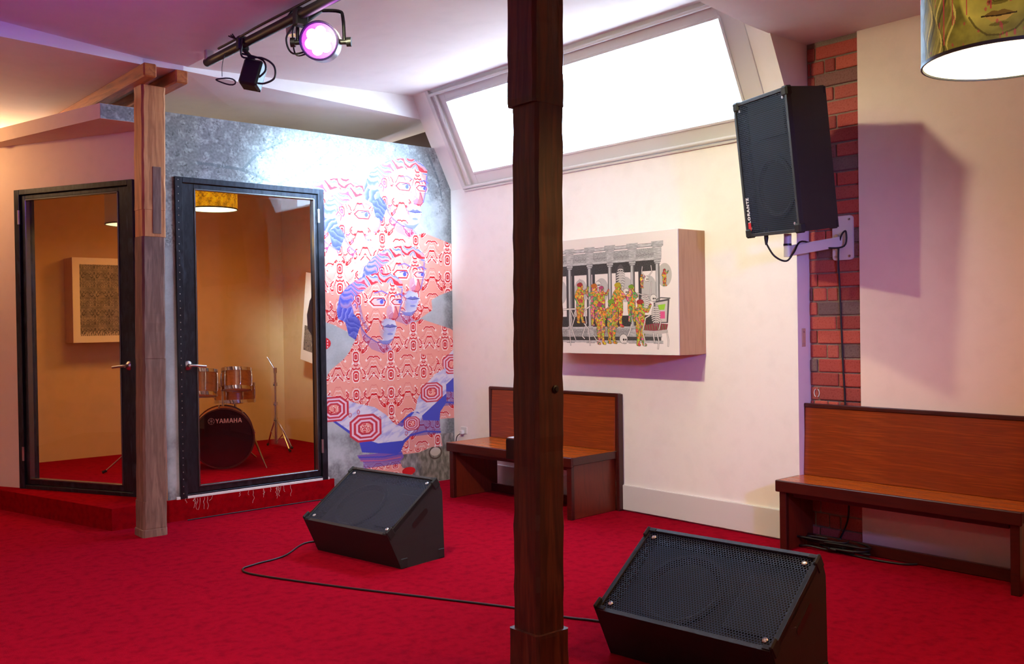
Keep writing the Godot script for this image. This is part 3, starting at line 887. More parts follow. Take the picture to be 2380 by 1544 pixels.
func build_wall_speaker():
	var n := Vector3(-0.382, -0.125, 0.916)
	var xf := facing(Vector3(3.698, 2.274, 0.596), n, -0.031)
	var t := thing("wall_speaker", "black loudspeaker tilted down on a bracket high on the brick strip", "speaker")
	t.transform = xf
	var W := 0.524
	var H := 0.787
	var D := 0.32
	var Wb := 0.35
	var hw := W * 0.5
	var hh := H * 0.5
	var plan := Basis(Vector3(1, 0, 0), Vector3(0, 0, 1), Vector3(0, 1, 0))
	# trapezium in plan, wider in front (z = 0) than at the back
	for s in [-1.0, 1.0]:
		var st := nb()
		prism(st, PackedVector2Array([Vector2(s * hw, 0), Vector2(s * (hw - 0.018), 0), Vector2(s * (Wb * 0.5 - 0.018), -D), Vector2(s * Wb * 0.5, -D)]), -hh, hh, Transform3D(plan, Vector3.ZERO))
		part("side_panel", st, M.cabinet, t)
		st = nb()
		prism(st, PackedVector2Array([Vector2(-hw + 0.018, 0), Vector2(hw - 0.018, 0), Vector2(Wb * 0.5 - 0.018, -D), Vector2(-Wb * 0.5 + 0.018, -D)]), s * hh, s * (hh - 0.018), Transform3D(plan, Vector3.ZERO))
		part("top_panel" if s > 0 else "bottom_panel", st, M.cabinet, t)
		part("rim", bb(Vector3(s * hw, -hh, -0.03), Vector3(s * (hw - 0.02), hh, 0.002)), M.cabinet, t)
		part("rim", bb(Vector3(-hw + 0.02, s * hh, -0.03), Vector3(hw - 0.02, s * (hh - 0.02), 0.002)), M.cabinet, t)
		for s2 in [-1.0, 1.0]:
			part("corner_cap", bx(Vector3(s * (hw - 0.022), s2 * (hh - 0.022), -0.016), Vector3(0.056, 0.056, 0.046), 0.01), M.rubber, t)
			part("corner_cap", bx(Vector3(s * (Wb * 0.5 - 0.02), s2 * (hh - 0.022), -D + 0.022), Vector3(0.052, 0.056, 0.05), 0.012), M.rubber, t)
			var st3 := nb()
			lathe(st3, [Vector2(0.008, 0), Vector2(0.008, 0.003), Vector2(0, 0.005)], 10, along(Vector3(s * (hw - 0.05), s2 * (hh - 0.05), -0.007), Vector3(0, 0, 1)))
			part("screw", st3, M.screw, t)
	part("back_panel", bb(Vector3(-Wb * 0.5 + 0.018, -hh + 0.018, -D), Vector3(Wb * 0.5 - 0.018, hh - 0.018, -D + 0.018)), M.cabinet, t)
	part("baffle", bb(Vector3(-hw + 0.045, -hh + 0.018, -0.08), Vector3(hw - 0.045, hh - 0.018, -0.065), 0), M.cone, t)
	cone_parts(t, Vector3(0, -0.13, -0.062), Vector3(0, 0, 1), 0.18)
	part("horn", bb(Vector3(-0.15, 0.15, -0.065), Vector3(0.15, 0.31, -0.05), 0.02), M.cone, t)
	var gr := part("grille", grille_sheet(Vector3(-hw + 0.02, -hh + 0.02, -0.007), Vector3.RIGHT, Vector3.UP, Vector3(0, 0, 1), W - 0.04, H - 0.04), M.grille, t)
	gr.set_meta("label", "perforated dark steel grille")
	# badge: red block and white lettering reading upwards
	var bd := Node3D.new()
	bd.name = "badge"
	t.add_child(bd)
	part("red_block", bb(Vector3(-hw + 0.024, -hh + 0.035, -0.005), Vector3(-hw + 0.052, -hh + 0.085, -0.002)), mat(col(190, 20, 30), 0.5), bd)
	var tm := text_mesh("LORANTZ", 0.026, 0.003)
	inst("lettering", tm, mat(col(225, 225, 228), 0.5), bd, Transform3D(Basis(Vector3(0, 1, 0), Vector3(-1, 0, 0), Vector3(0, 0, 1)), Vector3(-hw + 0.038, -hh + 0.155, -0.004)))
	# bracket on the brick
	var b := thing("speaker_bracket", "white steel wall plate and arm holding the loudspeaker", "bracket")
	var pl := nb()
	var rr := PackedVector2Array()
	for c in [[1, 1, 0], [-1, 1, 90], [-1, -1, 180], [1, -1, 270]]:
		for k in 5:
			var an := deg_to_rad(c[2] + k * 22.5)
			rr.append(Vector2(c[0] * 0.047, c[1] * 0.115) + Vector2(cos(an), sin(an)) * 0.02)
	prism(pl, rr, -0.128, -0.112, Transform3D(Basis.IDENTITY, Vector3(3.765, 1.893, 0)))
	part("wall_plate", pl, M.white_metal, b)
	for c in [[1, 1], [-1, 1], [1, -1], [-1, -1]]:
		var st := nb()
		lathe(st, [Vector2(0.008, 0), Vector2(0.008, 0.003), Vector2(0, 0.005)], 10, along(Vector3(3.765 + c[0] * 0.045, 1.893 + c[1] * 0.112, -0.112), Vector3(0, 0, 1)))
		part("screw", st, M.brushed, b)
	var arm0 := Vector3(3.758, 1.872, -0.112)
	var arm1 := Vector3(3.69, 1.80, 0.36)
	var ad := (arm1 - arm0)
	part("arm", bx(Vector3(0, 0, ad.length() * 0.5), Vector3(0.022, 0.062, ad.length()), 0.004), M.white_metal, b, facing(arm0, ad))
	var st4 := nb()
	tube(st4, [Vector3(3.69, 1.765, 0.37), Vector3(3.692, 1.90, 0.37)], 0.022, 14)
	part("pivot", st4, M.white_metal, b)
	st4 = nb()
	tube(st4, [Vector3(3.69, 1.83, 0.37), Vector3(3.69, 1.842, 0.37)], 0.0235, 14)
	part("pivot_collar", st4, M.black, b)
	var c1 := nb()
	tube(c1, [Vector3(3.735, 1.905, -0.112), Vector3(3.735, 1.905, -0.09)], 0.012, 10)
	part("bolt", c1, M.chrome, b)
	var c2 := nb()
	tube(c2, [Vector3(3.735, 1.835, -0.112), Vector3(3.735, 1.835, -0.09)], 0.012, 10)
	part("bolt", c2, M.chrome, b)

func text_mesh(s: String, size: float, depth: float) -> TextMesh:
	var tm := TextMesh.new()
	var f := SystemFont.new()
	f.font_names = PackedStringArray(["Droid Sans"])
	f.font_weight = 700
	tm.font = f
	tm.text = s
	tm.font_size = 32
	tm.pixel_size = size / 24.0
	tm.depth = depth
	return tm

# ------------------------------------------------------------------ flat print
class Paint:
	var w: int
	var h: int
	var b := PackedByteArray()

	func _init(w_: int, h_: int, c: Color):
		w = w_
		h = h_
		b.resize(w * h * 3)
		var r := int(c.r * 255)
		var g := int(c.g * 255)
		var bl := int(c.b * 255)
		for i in w * h:
			b[i * 3] = r
			b[i * 3 + 1] = g
			b[i * 3 + 2] = bl

	func put(x: int, y: int, c: Color):
		if x < 0 or y < 0 or x >= w or y >= h:
			return
		var i := (y * w + x) * 3
		var a := c.a
		b[i] = int(lerpf(b[i], c.r * 255.0, a))
		b[i + 1] = int(lerpf(b[i + 1], c.g * 255.0, a))
		b[i + 2] = int(lerpf(b[i + 2], c.b * 255.0, a))

	func poly(pts, sh):
		var y0 := 1e9
		var y1 := -1e9
		for p in pts:
			y0 = minf(y0, p.y)
			y1 = maxf(y1, p.y)
		var n: int = pts.size()
		var plain := sh is Color
		for y in range(maxi(0, int(floor(y0))), mini(h - 1, int(ceil(y1))) + 1):
			var yc := y + 0.5
			var xs := []
			for i in n:
				var p: Vector2 = pts[i]
				var q: Vector2 = pts[(i + 1) % n]
				if (p.y <= yc) != (q.y <= yc):
					xs.append(p.x + (yc - p.y) / (q.y - p.y) * (q.x - p.x))
			xs.sort()
			for k in range(0, xs.size() - 1, 2):
				for x in range(maxi(0, int(round(xs[k]))), mini(w, int(round(xs[k + 1])))):
					if plain:
						put(x, y, sh)
					else:
						put(x, y, sh.call(x, y))

	func stroke(pts, wd: float, c):
		for i in pts.size() - 1:
			var p: Vector2 = pts[i]
			var q: Vector2 = pts[i + 1]
			var d := (q - p).normalized()
			var o := Vector2(-d.y, d.x) * wd * 0.5
			var e := d * wd * 0.25
			poly([p + o - e, q + o + e, q - o + e, p - o - e], c)

	func oval(c: Vector2, rx: float, ry: float, sh, turn := 0.0):
		var pts := []
		for k in 28:
			var a := TAU * k / 28
			pts.append(c + Vector2(cos(a) * rx, sin(a) * ry).rotated(turn))
		poly(pts, sh)

	func ring(c: Vector2, r: float, wd: float, col_: Color, sides := 20, turn := 0.0, sy := 1.0):
		var pts := []
		for k in sides + 1:
			var a := TAU * k / sides + turn
			pts.append(c + Vector2(cos(a) * r, sin(a) * r * sy))
		stroke(pts, wd, col_)

	func tex(times := 1) -> ImageTexture:
		var im := Image.create_from_data(w, h, false, Image.FORMAT_RGB8, b)
		if times > 1:
			im.resize(w * times, h * times, Image.INTERPOLATE_CUBIC)
		return ImageTexture.create_from_image(im)

func print_mat(t: Texture2D, rough := 0.5) -> StandardMaterial3D:
	var m := mat(Color.WHITE, rough)
	m.albedo_texture = t
	m.texture_repeat = false
	return m

const S := 360.0
const MZ := 3.05
const MY := 2.97
var tile := []
const TW := 124
const TH := 168
var fn := FastNoiseLite.new()

func zig(t: float) -> float:
	return absf(fposmod(t, 1.0) * 2.0 - 1.0)

# mirror-image ornament of nested zigzag traces, 45 degree wires, pads and chips, like a printed circuit
func make_tile():
	var half := TW / 2
	var p := Paint.new(half, TH, Color(0.91, 0.60, 0.54))
	var red := Color(0.80, 0.09, 0.10)
	var white := Color(0.95, 0.86, 0.83)
	var pink := Color(0.86, 0.46, 0.44)
	for y in TH:
		for x in half:
			var u := (half - x) / S
			var v := y / S
			var z := clampf(zig(u / 0.172) * 0.20 - 0.05, 0.0, 0.075) + clampf(zig(u / 0.057 + 0.2) * 0.05 - 0.015, 0.0, 0.018)
			var k := fposmod(v + z, 0.2333)
			if k < 0.007 or (k > 0.024 and k < 0.030) or (k > 0.044 and k < 0.048): p.put(x, y, white)
			elif k < 0.024: p.put(x, y, red)
			elif (k > 0.052 and k < 0.056) or (k > 0.17 and k < 0.176): p.put(x, y, pink)
			elif k > 0.20 and k < 0.205: p.put(x, y, white)
	var rng := RandomNumberGenerator.new()
	rng.seed = 77
	var dirs := [Vector2(1, 0), Vector2(1, 1), Vector2(0, 1), Vector2(-1, 1), Vector2(-1, 0), Vector2(-1, -1), Vector2(0, -1), Vector2(1, -1)]
	for n in 13:
		var at := Vector2(rng.randi_range(4, half - 4), rng.randi_range(4, TH - 4))
		var d := rng.randi_range(0, 7)
		var pts := [at]
		for k in rng.randi_range(3, 5):
			at += dirs[d] * rng.randi_range(5, 13)
			pts.append(at)
			d = posmod(d + (1 if rng.randf() < 0.5 else -1), 8)
		for o in [-TH, 0, TH]:
			var q := []
			for e in pts:
				q.append(e + Vector2(0, o))
			p.stroke(q, 6.6, white)
			p.stroke(q, 3.4, red)
			if n % 3 == 0:
				p.oval(q[0], 4.5, 4.5, red)
				p.oval(q[-1], 3.0, 3.0, white)
			else:
				p.oval(q[0], 3.6, 3.6, white)
				p.oval(q[-1], 3.6, 3.6, white)
	# chips on the mirror axis
	for c in [26, 84, 140]:
		for k in 4:
			var a: float = [13.0, 10.5, 7.5, 5.0][k]
			p.poly([Vector2(half, c - a * 1.5), Vector2(half - a * 0.55, c - a * 1.5), Vector2(half - a, c - a * 0.9), Vector2(half - a, c + a * 0.9), Vector2(half - a * 0.55, c + a * 1.5), Vector2(half, c + a * 1.5)], white if k % 2 == 0 else red)
		p.poly([Vector2(half, c - 3), Vector2(half - 2, c - 3), Vector2(half - 2, c + 3), Vector2(half, c + 3)], pink)
	tile.resize(TW * TH)
	for y in TH:
		for x in TW:
			var i := (y * half + (x if x < half else TW - 1 - x)) * 3
			tile[y * TW + x] = Color(p.b[i] / 255.0, p.b[i + 1] / 255.0, p.b[i + 2] / 255.0)

# brightness of the ornament, for the grey prints
func tone(x: int, y: int) -> float:
	var c: Color = tile[posmod(y, TH) * TW + posmod(x, TW)]
	return clampf((c.g - 0.09) / 0.77, 0.0, 1.0)

func circuit(x: int, y: int, ox: float, oy: float) -> Color:
	return tile[posmod(int(y - oy), TH) * TW + posmod(int(x - ox), TW)]

func bust_pts(a: Array, o: Vector2, s: float) -> Array:
	var out := []
	for i in range(0, a.size(), 2):
		out.append(o + Vector2(a[i], -a[i + 1]) * 0.01 * S * s)
	return out

func bust(p: Paint, o: Vector2, s: float, whole: bool):
	var blue := Color(0.27, 0.30, 0.72)
	var lilac := Color(0.62, 0.60, 0.86)
	var tx := o.x + 0.02 * S - TW * 0.5
	var ty := o.y
	var skin := func(x, y) -> Color: return circuit(x, y, tx, ty)
	var chest := func(x, y) -> Color:
		var c := circuit(x, y, tx - 0.03 * S, ty + 60)
		var sh: float = clampf((o.y + 0.20 * S - y) / (0.30 * S), 0.0, 1.0) * clampf((x - o.x + 0.12 * S) / (0.12 * S), 0.0, 1.0)
		return c.lerp(Color(0.55, 0.45, 0.75), sh * 0.45)
	var hair := func(x, y) -> Color:
		var u: float = (x - o.x) / S
		var v: float = (o.y - y) / S
		var n := fn.get_noise_2d(u * 170, v * 170) * 0.05
		var t: float = fposmod((v + u * 0.30 + n + absf(sin(u * 24.0)) * 0.030) / 0.052, 1.0)
		var back := clampf((-u - 0.22) / 0.2, 0.0, 1.0)
		var c := Color(0.80, 0.14, 0.20)
		if t > 0.36: c = Color(0.90, 0.58, 0.58)
		if t > 0.62: c = lilac
		if t > 0.78: c = blue.lerp(lilac, 0.3)
		if t > 0.92: c = Color(0.95, 0.88, 0.92)
		return c.lerp(blue.lerp(lilac, 0.5 + 0.5 * sin(t * TAU)), back * 0.8)
	var linen := func(x, y) -> Color:
		var u: float = (x - o.x) / S
		var v: float = (o.y - y) / S
		var f := fn.get_noise_2d((u + v * 0.5) * 260, (v - u * 0.45) * 900)
		return Color(0.84, 0.82, 0.87).lerp(Color(0.60, 0.60, 0.82), clampf(f * 1.3 + 0.15, 0.0, 0.8))
	p.poly(bust_pts([-53, 15, -50, 27, -42, 35, -30, 37, -27, 21, -30, 6, -35, -10, -42, -6, -45, 5, -52, 8], o, s), func(x, y) -> Color:
		var t: float = fposmod(((o.y - y) / S * 0.6 - (x - o.x) / S + fn.get_noise_2d(x * 0.5, y * 0.5) * 0.08) / 0.075, 1.0)
		return blue.lerp(lilac, t * t))
	p.poly(bust_pts([-45, 7, -34, 12, -30, 2, -35, -10, -42, -6], o, s), func(x, y) -> Color:
		var t: float = fposmod(((o.y - y) / S + (x - o.x) / S * 0.4 + fn.get_noise_2d(x * 0.8, y * 0.8) * 0.05) / 0.05, 1.0)
		return blue.darkened(0.1).lerp(lilac, t * t * 0.6))
	p.poly(bust_pts([-31, 1, -17, -11, -5, -14, 1, -20, 8, -17, 22, -21, 40, -26, 56, -36, 58, -58, 44, -66, 24, -72, 16, -76, 4, -84, -18, -74, -63, -60, -66, -44, -60, -34, -48, -26, -38, -16], o, s), chest)
	# neck shade under the jaw
	p.poly(bust_pts([-31, 1, -24, -6, -12, -14, -3, -14, 1, -19, -8, -22, -20, -18, -29, -8], o, s), Color(0.48, 0.38, 0.72, 0.38))
	p.poly(bust_pts([-32, 37, -22, 42, -6, 44, 8, 40, 12, 33, 11, 21, 8, 10, 4, 5, 6, -1, 2, -8, -4, -13, -16, -11, -25, -5, -31, 6, -37, 12, -36, 27], o, s), skin)
	p.poly(bust_pts([-50, 25, -42, 35, -30, 42, -16, 46, -3, 47, 7, 44, 13, 38, 12, 33, 1, 38, -11, 39, -22, 35, -30, 29, -37, 26, -38, 16, -49, 17], o, s), hair)
	# jaw line and cheek shading
	p.stroke(bust_pts([-33, 8, -29, -1, -24, -7, -15, -12, -4, -14], o, s), 4.0, Color(0.40, 0.32, 0.68, 0.7))
	# lower face left bare: mouth and chin
	p.poly(bust_pts([-11, 5, -5, 8, 4, 6, 6, 0, 3, -8, -3, -13, -10, -13, -14, -8, -13, -1], o, s), func(x, y) -> Color:
		var u: float = (x - o.x) / S
		var v: float = (o.y - y) / S
		var l := clampf(0.5 + u * 4.0 + sin(v * 40.0) * 0.18 - absf(v + 0.05) * 2.0, 0.0, 1.0)
		var c := Color(0.62, 0.61, 0.74).lerp(Color(0.94, 0.91, 0.91), l)
		c.a = smoothstep(-0.125, -0.055, u + fn.get_noise_2d(x * 2.0, y * 2.0) * 0.03)
		return c)
	p.poly(bust_pts([-7, 1, -3, 3, -1, 2, 1, 3, 6, 1, -1, 0], o, s), Color(0.42, 0.40, 0.66))
	p.poly(bust_pts([-6, 0, -1, -1, 5, 1, 3, -3, -2, -4], o, s), Color(0.66, 0.62, 0.80))
	p.stroke(bust_pts([-8, 1, -1, 0, 6, 1], o, s), 2.0, Color(0.20, 0.20, 0.46))
	p.oval(o + Vector2(-1, 5.5) * 0.01 * S, 0.030 * S, 0.010 * S, Color(0.46, 0.48, 0.74, 0.8))
	p.poly(bust_pts([-15, -9, -9, -14, -2, -14, 3, -9, -3, -11, -9, -11], o, s), Color(0.44, 0.46, 0.74, 0.8))
	# nose and eyes with their hexagon frames
	p.poly(bust_pts([-1, 25, 3, 24, 8, 10, 6, 7, -1, 7, -3, 10, 1, 13], o, s), Color(0.84, 0.42, 0.44))
	p.poly(bust_pts([0, 25, 2, 25, 4, 16, 3, 12, 1, 14], o, s), Color(0.95, 0.80, 0.78))
	p.stroke(bust_pts([3, 24, 8, 10, 5, 7, -2, 8], o, s), 2.5, Color(0.62, 0.14, 0.26))
	for e in [[-11, 22, 0.62], [8, 22, 0.46]]:
		var c := o + Vector2(e[0], -e[1]) * 0.01 * S * s
		var k: float = e[2] * s * S * 0.01
		p.poly([c + Vector2(-20, 0) * k, c + Vector2(-12, -8) * k, c + Vector2(8, -8) * k, c + Vector2(12, 0) * k, c + Vector2(8, 8) * k, c + Vector2(-12, 8) * k], Color(0.95, 0.84, 0.84))
		p.poly([c + Vector2(-17, 0) * k, c + Vector2(-10, -6) * k, c + Vector2(7, -6) * k, c + Vector2(10, 0) * k, c + Vector2(7, 6) * k, c + Vector2(-10, 6) * k], Color(0.78, 0.14, 0.18))
		p.poly([c + Vector2(-14, 0) * k, c + Vector2(-9, -4.4) * k, c + Vector2(6, -4.4) * k, c + Vector2(8, 0) * k, c + Vector2(6, 4.4) * k, c + Vector2(-9, 4.4) * k], Color(0.93, 0.72, 0.70))
		p.oval(c + Vector2(2.0, 0) * k, 6.0 * k, 3.0 * k, Color(0.80, 0.70, 0.84))
		p.oval(c + Vector2(3.0, 0) * k, 2.8 * k, 2.9 * k, Color(0.30, 0.32, 0.72))
		p.stroke([c + Vector2(-5, -2.6) * k, c + Vector2(2, -4.2) * k, c + Vector2(9, -1.6) * k], 2.5, Color(0.22, 0.22, 0.56))
		p.stroke([c + Vector2(-8, -12) * k, c + Vector2(3, -15) * k, c + Vector2(13, -11) * k], 4.0, Color(0.42, 0.36, 0.74, 0.8))
	# violet modelling round the far cheek, temple and under the brow
	p.stroke(bust_pts([12, 33, 11, 21, 8, 10], o, s), 5.0, Color(0.46, 0.40, 0.74, 0.7))
	p.stroke(bust_pts([-34, 27, -31, 18, -29, 8, -23, -2], o, s), 9.0, Color(0.44, 0.36, 0.72, 0.4))
	p.oval(o + Vector2(-1, -13) * 0.01 * S, 0.035 * S, 0.06 * S, Color(0.72, 0.58, 0.80, 0.4))
	# ear
	p.poly(bust_pts([-39, 21, -36, 24, -32, 21, -33, 15, -37, 14], o, s), Color(0.90, 0.66, 0.70))
	p.stroke(bust_pts([-38, 20, -36, 23, -33, 20, -34, 16], o, s), 3.0, Color(0.78, 0.16, 0.24))
	p.stroke(bust_pts([-37, 19, -35, 20, -35, 17], o, s), 2.5, Color(0.32, 0.30, 0.70))
	if not whole:
		return
	# draped cloth, its blue underside, and the turned foot
	p.poly(bust_pts([-30, -112, 7, -114, 9, -121, 21, -126, 19, -130, 3, -134, -29, -134], o, s), func(x, y) -> Color: return circuit(x, y * 2, tx, ty).lerp(blue, 0.55 if (int(o.y + 1.18 * S) - y) > 0 else 0.0))
	p.oval(o + Vector2(16, 125) * 0.01 * S, 0.07 * S, 0.035 * S, Color(0.82, 0.12, 0.14))
	p.poly(bust_pts([-36, -106, 9, -107, 11, -112, 8, -115, -29, -113, -34, -109], o, s), Color(0.50, 0.36, 0.66))
	p.stroke(bust_pts([-34, -108, -10, -110, 9, -109], o, s), 4.0, blue)
	p.stroke(bust_pts([-33, -111, -10, -113, 8, -112], o, s), 3.0, Color(0.80, 0.40, 0.50))
	p.poly(bust_pts([-64, -68, -48, -81, -35, -89, -16, -97, 10, -98, 25, -90, 31, -79, 24, -92, 12, -100, 8, -107, 4, -109, -31, -104, -34, -94, -46, -85, -64, -72], o, s), blue)
	p.poly(bust_pts([-64, -54, -50, -58, -34, -63, -18, -67, -7, -74, 2, -83, 10, -86, 23, -74, 31, -77, 31, -80, 23, -90, 10, -98, -15, -98, -34, -91, -64, -70], o, s), linen)
	# the right limb of the cloth climbs to the room corner over its own pedestal
	p.poly(bust_pts([32, -79, 50, -81, 51, -96, 53, -107, 12, -106, 17, -96], o, s), func(x, y) -> Color: return circuit(x, y, tx + 40, ty).lerp(blue, 0.5 if y < o.y + 0.95 * S else 0.05))
	p.stroke(bust_pts([18, -94, 34, -92, 51, -94], o, s), 6.0, blue)
	p.poly(bust_pts([31, -77, 58, -60, 58, -68, 51, -76, 50, -84, 32, -82], o, s), blue)
	p.poly(bust_pts([24, -72, 31, -78, 58, -60, 58, -37, 46, -42, 34, -52, 26, -64], o, s), linen)
	for m in [[-27, -84, 17], [-57, -66, 15], [20, -84, 9], [42, -58, 13]]:
		var c := o + Vector2(m[0], -m[1]) * 0.01 * S
		for k in 6:
			var r: float = m[2] * 0.01 * S * (1.0 - k * 0.13)
			var oct := []
			for j in 8:
				oct.append(c + Vector2(clampf(cos(TAU * (j + 0.5) / 8) * 1.2, -0.92, 0.92), clampf(sin(TAU * (j + 0.5) / 8) * 1.2, -0.86, 0.86) * 0.78) * r)
			if k < 5:
				p.poly(oct, Color(0.76, 0.20, 0.26) if k % 2 == 0 else Color(0.90, 0.78, 0.84))
			else:
				p.poly(oct, func(x, y) -> Color: return circuit(int(x * 1.5), int(y * 1.5), tx + 20, ty))
	for m in [[-42, -72], [-13, -77], [-34, -70], [14, -92]]:
		var c := o + Vector2(m[0], -m[1]) * 0.01 * S
		p.ring(c, 4.5, 1.8, Color(0.75, 0.2, 0.3), 8, 0.4, 1.4)

func build_mural():
	make_tile()
	fn.seed = 11
	fn.noise_type = FastNoiseLite.TYPE_SIMPLEX_SMOOTH
	fn.frequency = 0.02
	fn.fractal_octaves = 4
	var p := Paint.new(int(MZ * S), int(MY * S), Color(0.6, 0.6, 0.6))
	# engraved park landscape: tree crowns above, pale sky, grass and stone below
	var leaf := FastNoiseLite.new()
	leaf.seed = 5
	leaf.frequency = 0.11
	leaf.fractal_octaves = 3
	for y in p.h:
		var yy := MY - y / S
		for x in p.w:
			var zz := MZ - x / S
			var n := fn.get_noise_2d(x * 0.42, y * 0.42)
			var l := leaf.get_noise_2d(x, y)
			var crown := smoothstep(2.10, 2.62, yy + n * 0.65 + (zz - 1.2) * 0.26)
			crown *= 1.0 - 0.8 * smoothstep(0.25, 0.6, zz) * (1.0 - smoothstep(0.9, 1.5, zz)) * smoothstep(2.9, 2.5, yy)
			var ground := smoothstep(0.50, 0.1, yy + n * 0.45)
			var edge := smoothstep(0.13, 0.0, zz + n * 0.10)
			var clump := smoothstep(-0.15, 0.35, fn.get_noise_2d(x * 1.1 + 900.0, y * 1.1))
			var g := 0.72 + n * 0.08 + l * 0.02
			g = lerpf(g, 0.36 + clump * 0.30 + l * 0.16, crown * (0.5 + 0.5 * clump))
			g = lerpf(g, 0.50 + l * 0.14 - clump * 0.12, ground * 0.7)
			g = lerpf(g, 0.42 + l * 0.12, edge * 0.8)
			g = clampf(g, 0.08, 0.92)
			var i := (y * p.w + x) * 3
			p.b[i] = int(g * 240)
			p.b[i + 1] = int(g * 246)
			p.b[i + 2] = int(g * 250)
	# boughs
	var at := func(z: float, y: float) -> Vector2: return Vector2((MZ - z) * S, (MY - y) * S)
	for br in [[[2.35, 2.62], [2.0, 2.60], [1.7, 2.52], [1.35, 2.56], [1.05, 2.48]], [[1.7, 2.52], [1.45, 2.66], [1.25, 2.82]], [[2.0, 2.60], [1.85, 2.75], [1.6, 2.88]], [[0.25, 2.9], [0.15, 2.7], [0.1, 2.5]]]:
		var pts := []
		for q in br:
			var e: Vector2 = at.call(q[0], q[1])
			pts.append(Vector3(e.x, e.y, 0))
		pts = curve(pts, 8)
		for k in pts.size() - 1:
			var wd := lerpf(9.0, 3.0, float(k) / pts.size()) + fn.get_noise_2d(k * 40.0, 3.0) * 4.0
			p.stroke([Vector2(pts[k].x, pts[k].y), Vector2(pts[k + 1].x, pts[k + 1].y)], wd, Color(0.40, 0.44, 0.46, 0.7))
	var rng := RandomNumberGenerator.new()
	rng.seed = 19
	for k in 9000:
		var z := rng.randf_range(0.0, 3.0)
		var y := rng.randf_range(1.9, 2.95)
		var e: Vector2 = at.call(z, y)
		var dens := smoothstep(2.05, 2.6, y + fn.get_noise_2d(e.x * 0.42, e.y * 0.42) * 0.7 + (z - 1.2) * 0.28) * smoothstep(-0.25, 0.25, fn.get_noise_2d(e.x * 0.9 + 300.0, e.y * 0.9))
		if z > 0.2 and z < 0.95:
			dens *= 0.15
		if rng.randf() < dens:
			var g := rng.randf_range(0.28, 0.72)
			p.oval(e, rng.randf_range(2, 6), rng.randf_range(1.0, 2.2), Color(g, g * 1.03, g * 1.05, 0.55), rng.randf_range(0, PI))
	# stone pedestal of the right bust
	p.poly([at.call(0.62, 0.42), at.call(0.02, 0.42), at.call(0.02, 0.0), at.call(0.64, 0.0)], func(x, y) -> Color:
		var g := 0.50 + leaf.get_noise_2d(x * 0.5, y * 0.25) * 0.22
		return Color(g, g * 0.97, g * 0.94))
	p.oval(at.call(0.22, 0.28), 22, 18, Color(0.78, 0.74, 0.72))
	p.ring(at.call(0.22, 0.26), 24, 5, Color(0.30, 0.24, 0.22), 20, 0.0, 0.8)
	var z0 := 0.669
	var y0 := 1.378
	for b in [[-0.38, 0.77, false], [-0.14, 0.73, false], [0.28, 1.0, false], [0.24, 0.24, true], [0.0, 0.0, true]]:
		bust(p, at.call(z0 - b[0], y0 + b[1]), 1.0, b[2])
	# red sleeve end behind the front bust
	p.oval(at.call(z0 + 0.66, y0 - 0.12), 0.07 * S, 0.05 * S, Color(0.80, 0.10, 0.16))
	for k in 5:
		p.oval(at.call(z0 + 0.62 + (k % 2) * 0.05, y0 - 0.10 - k * 0.012), 2.5, 2.5, Color(0.95, 0.85, 0.85))
	var st := nb()
	var q := func(za: float, zb: float, ya: float, yb: float):
		uvquad(st, [Vector3(0.003, ya, za), Vector3(0.003, ya, zb), Vector3(0.003, yb, zb), Vector3(0.003, yb, za)],
			[Vector2((MZ - za) / MZ, (MY - ya) / MY), Vector2((MZ - zb) / MZ, (MY - ya) / MY), Vector2((MZ - zb) / MZ, (MY - yb) / MY), Vector2((MZ - za) / MZ, (MY - yb) / MY)], Vector3.RIGHT)
	q.call(1.313, 0.004, 0.004, 2.965)
	q.call(2.533, 1.313, 2.504, 2.965)
	q.call(2.62, 2.533, 0.156, 2.965)
	q.call(3.038, 2.62, 2.862, 2.963)
	var m := part("mural", st, print_mat(p.tex(), 0.42), self)
	m.set_meta("label", "wall sized printed mural of classical busts in red circuit pattern around the glass door")
	m.set_meta("category", "mural")

# ------------------------------------------------------------------ pictures
func picture_box(label: String, xf: Transform3D, w: float, h: float, d: float, front: Material, side: Material):
	# xf: origin at the lower left of the front face's foot on the wall, x along the wall, z into the room
	var t := thing("box_picture", label, "picture")
	t.transform = xf
	part("box_side", bb(Vector3(0, 0, 0), Vector3(0.016, h, d - 0.008)), side, t)
	part("box_side", bb(Vector3(w - 0.016, 0, 0), Vector3(w, h, d - 0.008)), side, t)
	part("box_side", bb(Vector3(0.016, 0, 0), Vector3(w - 0.016, 0.016, d - 0.008)), side, t)
	part("box_side", bb(Vector3(0.016, h - 0.016, 0), Vector3(w - 0.016, h, d - 0.008)), side, t)
	part("front_board", bb(Vector3(0, 0, d - 0.008), Vector3(w, h, d), 0.001), M.board, t)
	var st := nb()
	uvquad(st, [Vector3(0.001, 0.001, d + 0.0008), Vector3(w - 0.001, 0.001, d + 0.0008), Vector3(w - 0.001, h - 0.001, d + 0.0008), Vector3(0.001, h - 0.001, d + 0.0008)], [Vector2(0, 1), Vector2(1, 1), Vector2(1, 0), Vector2(0, 0)], Vector3(0, 0, 1))
	part("print", st, front, t)

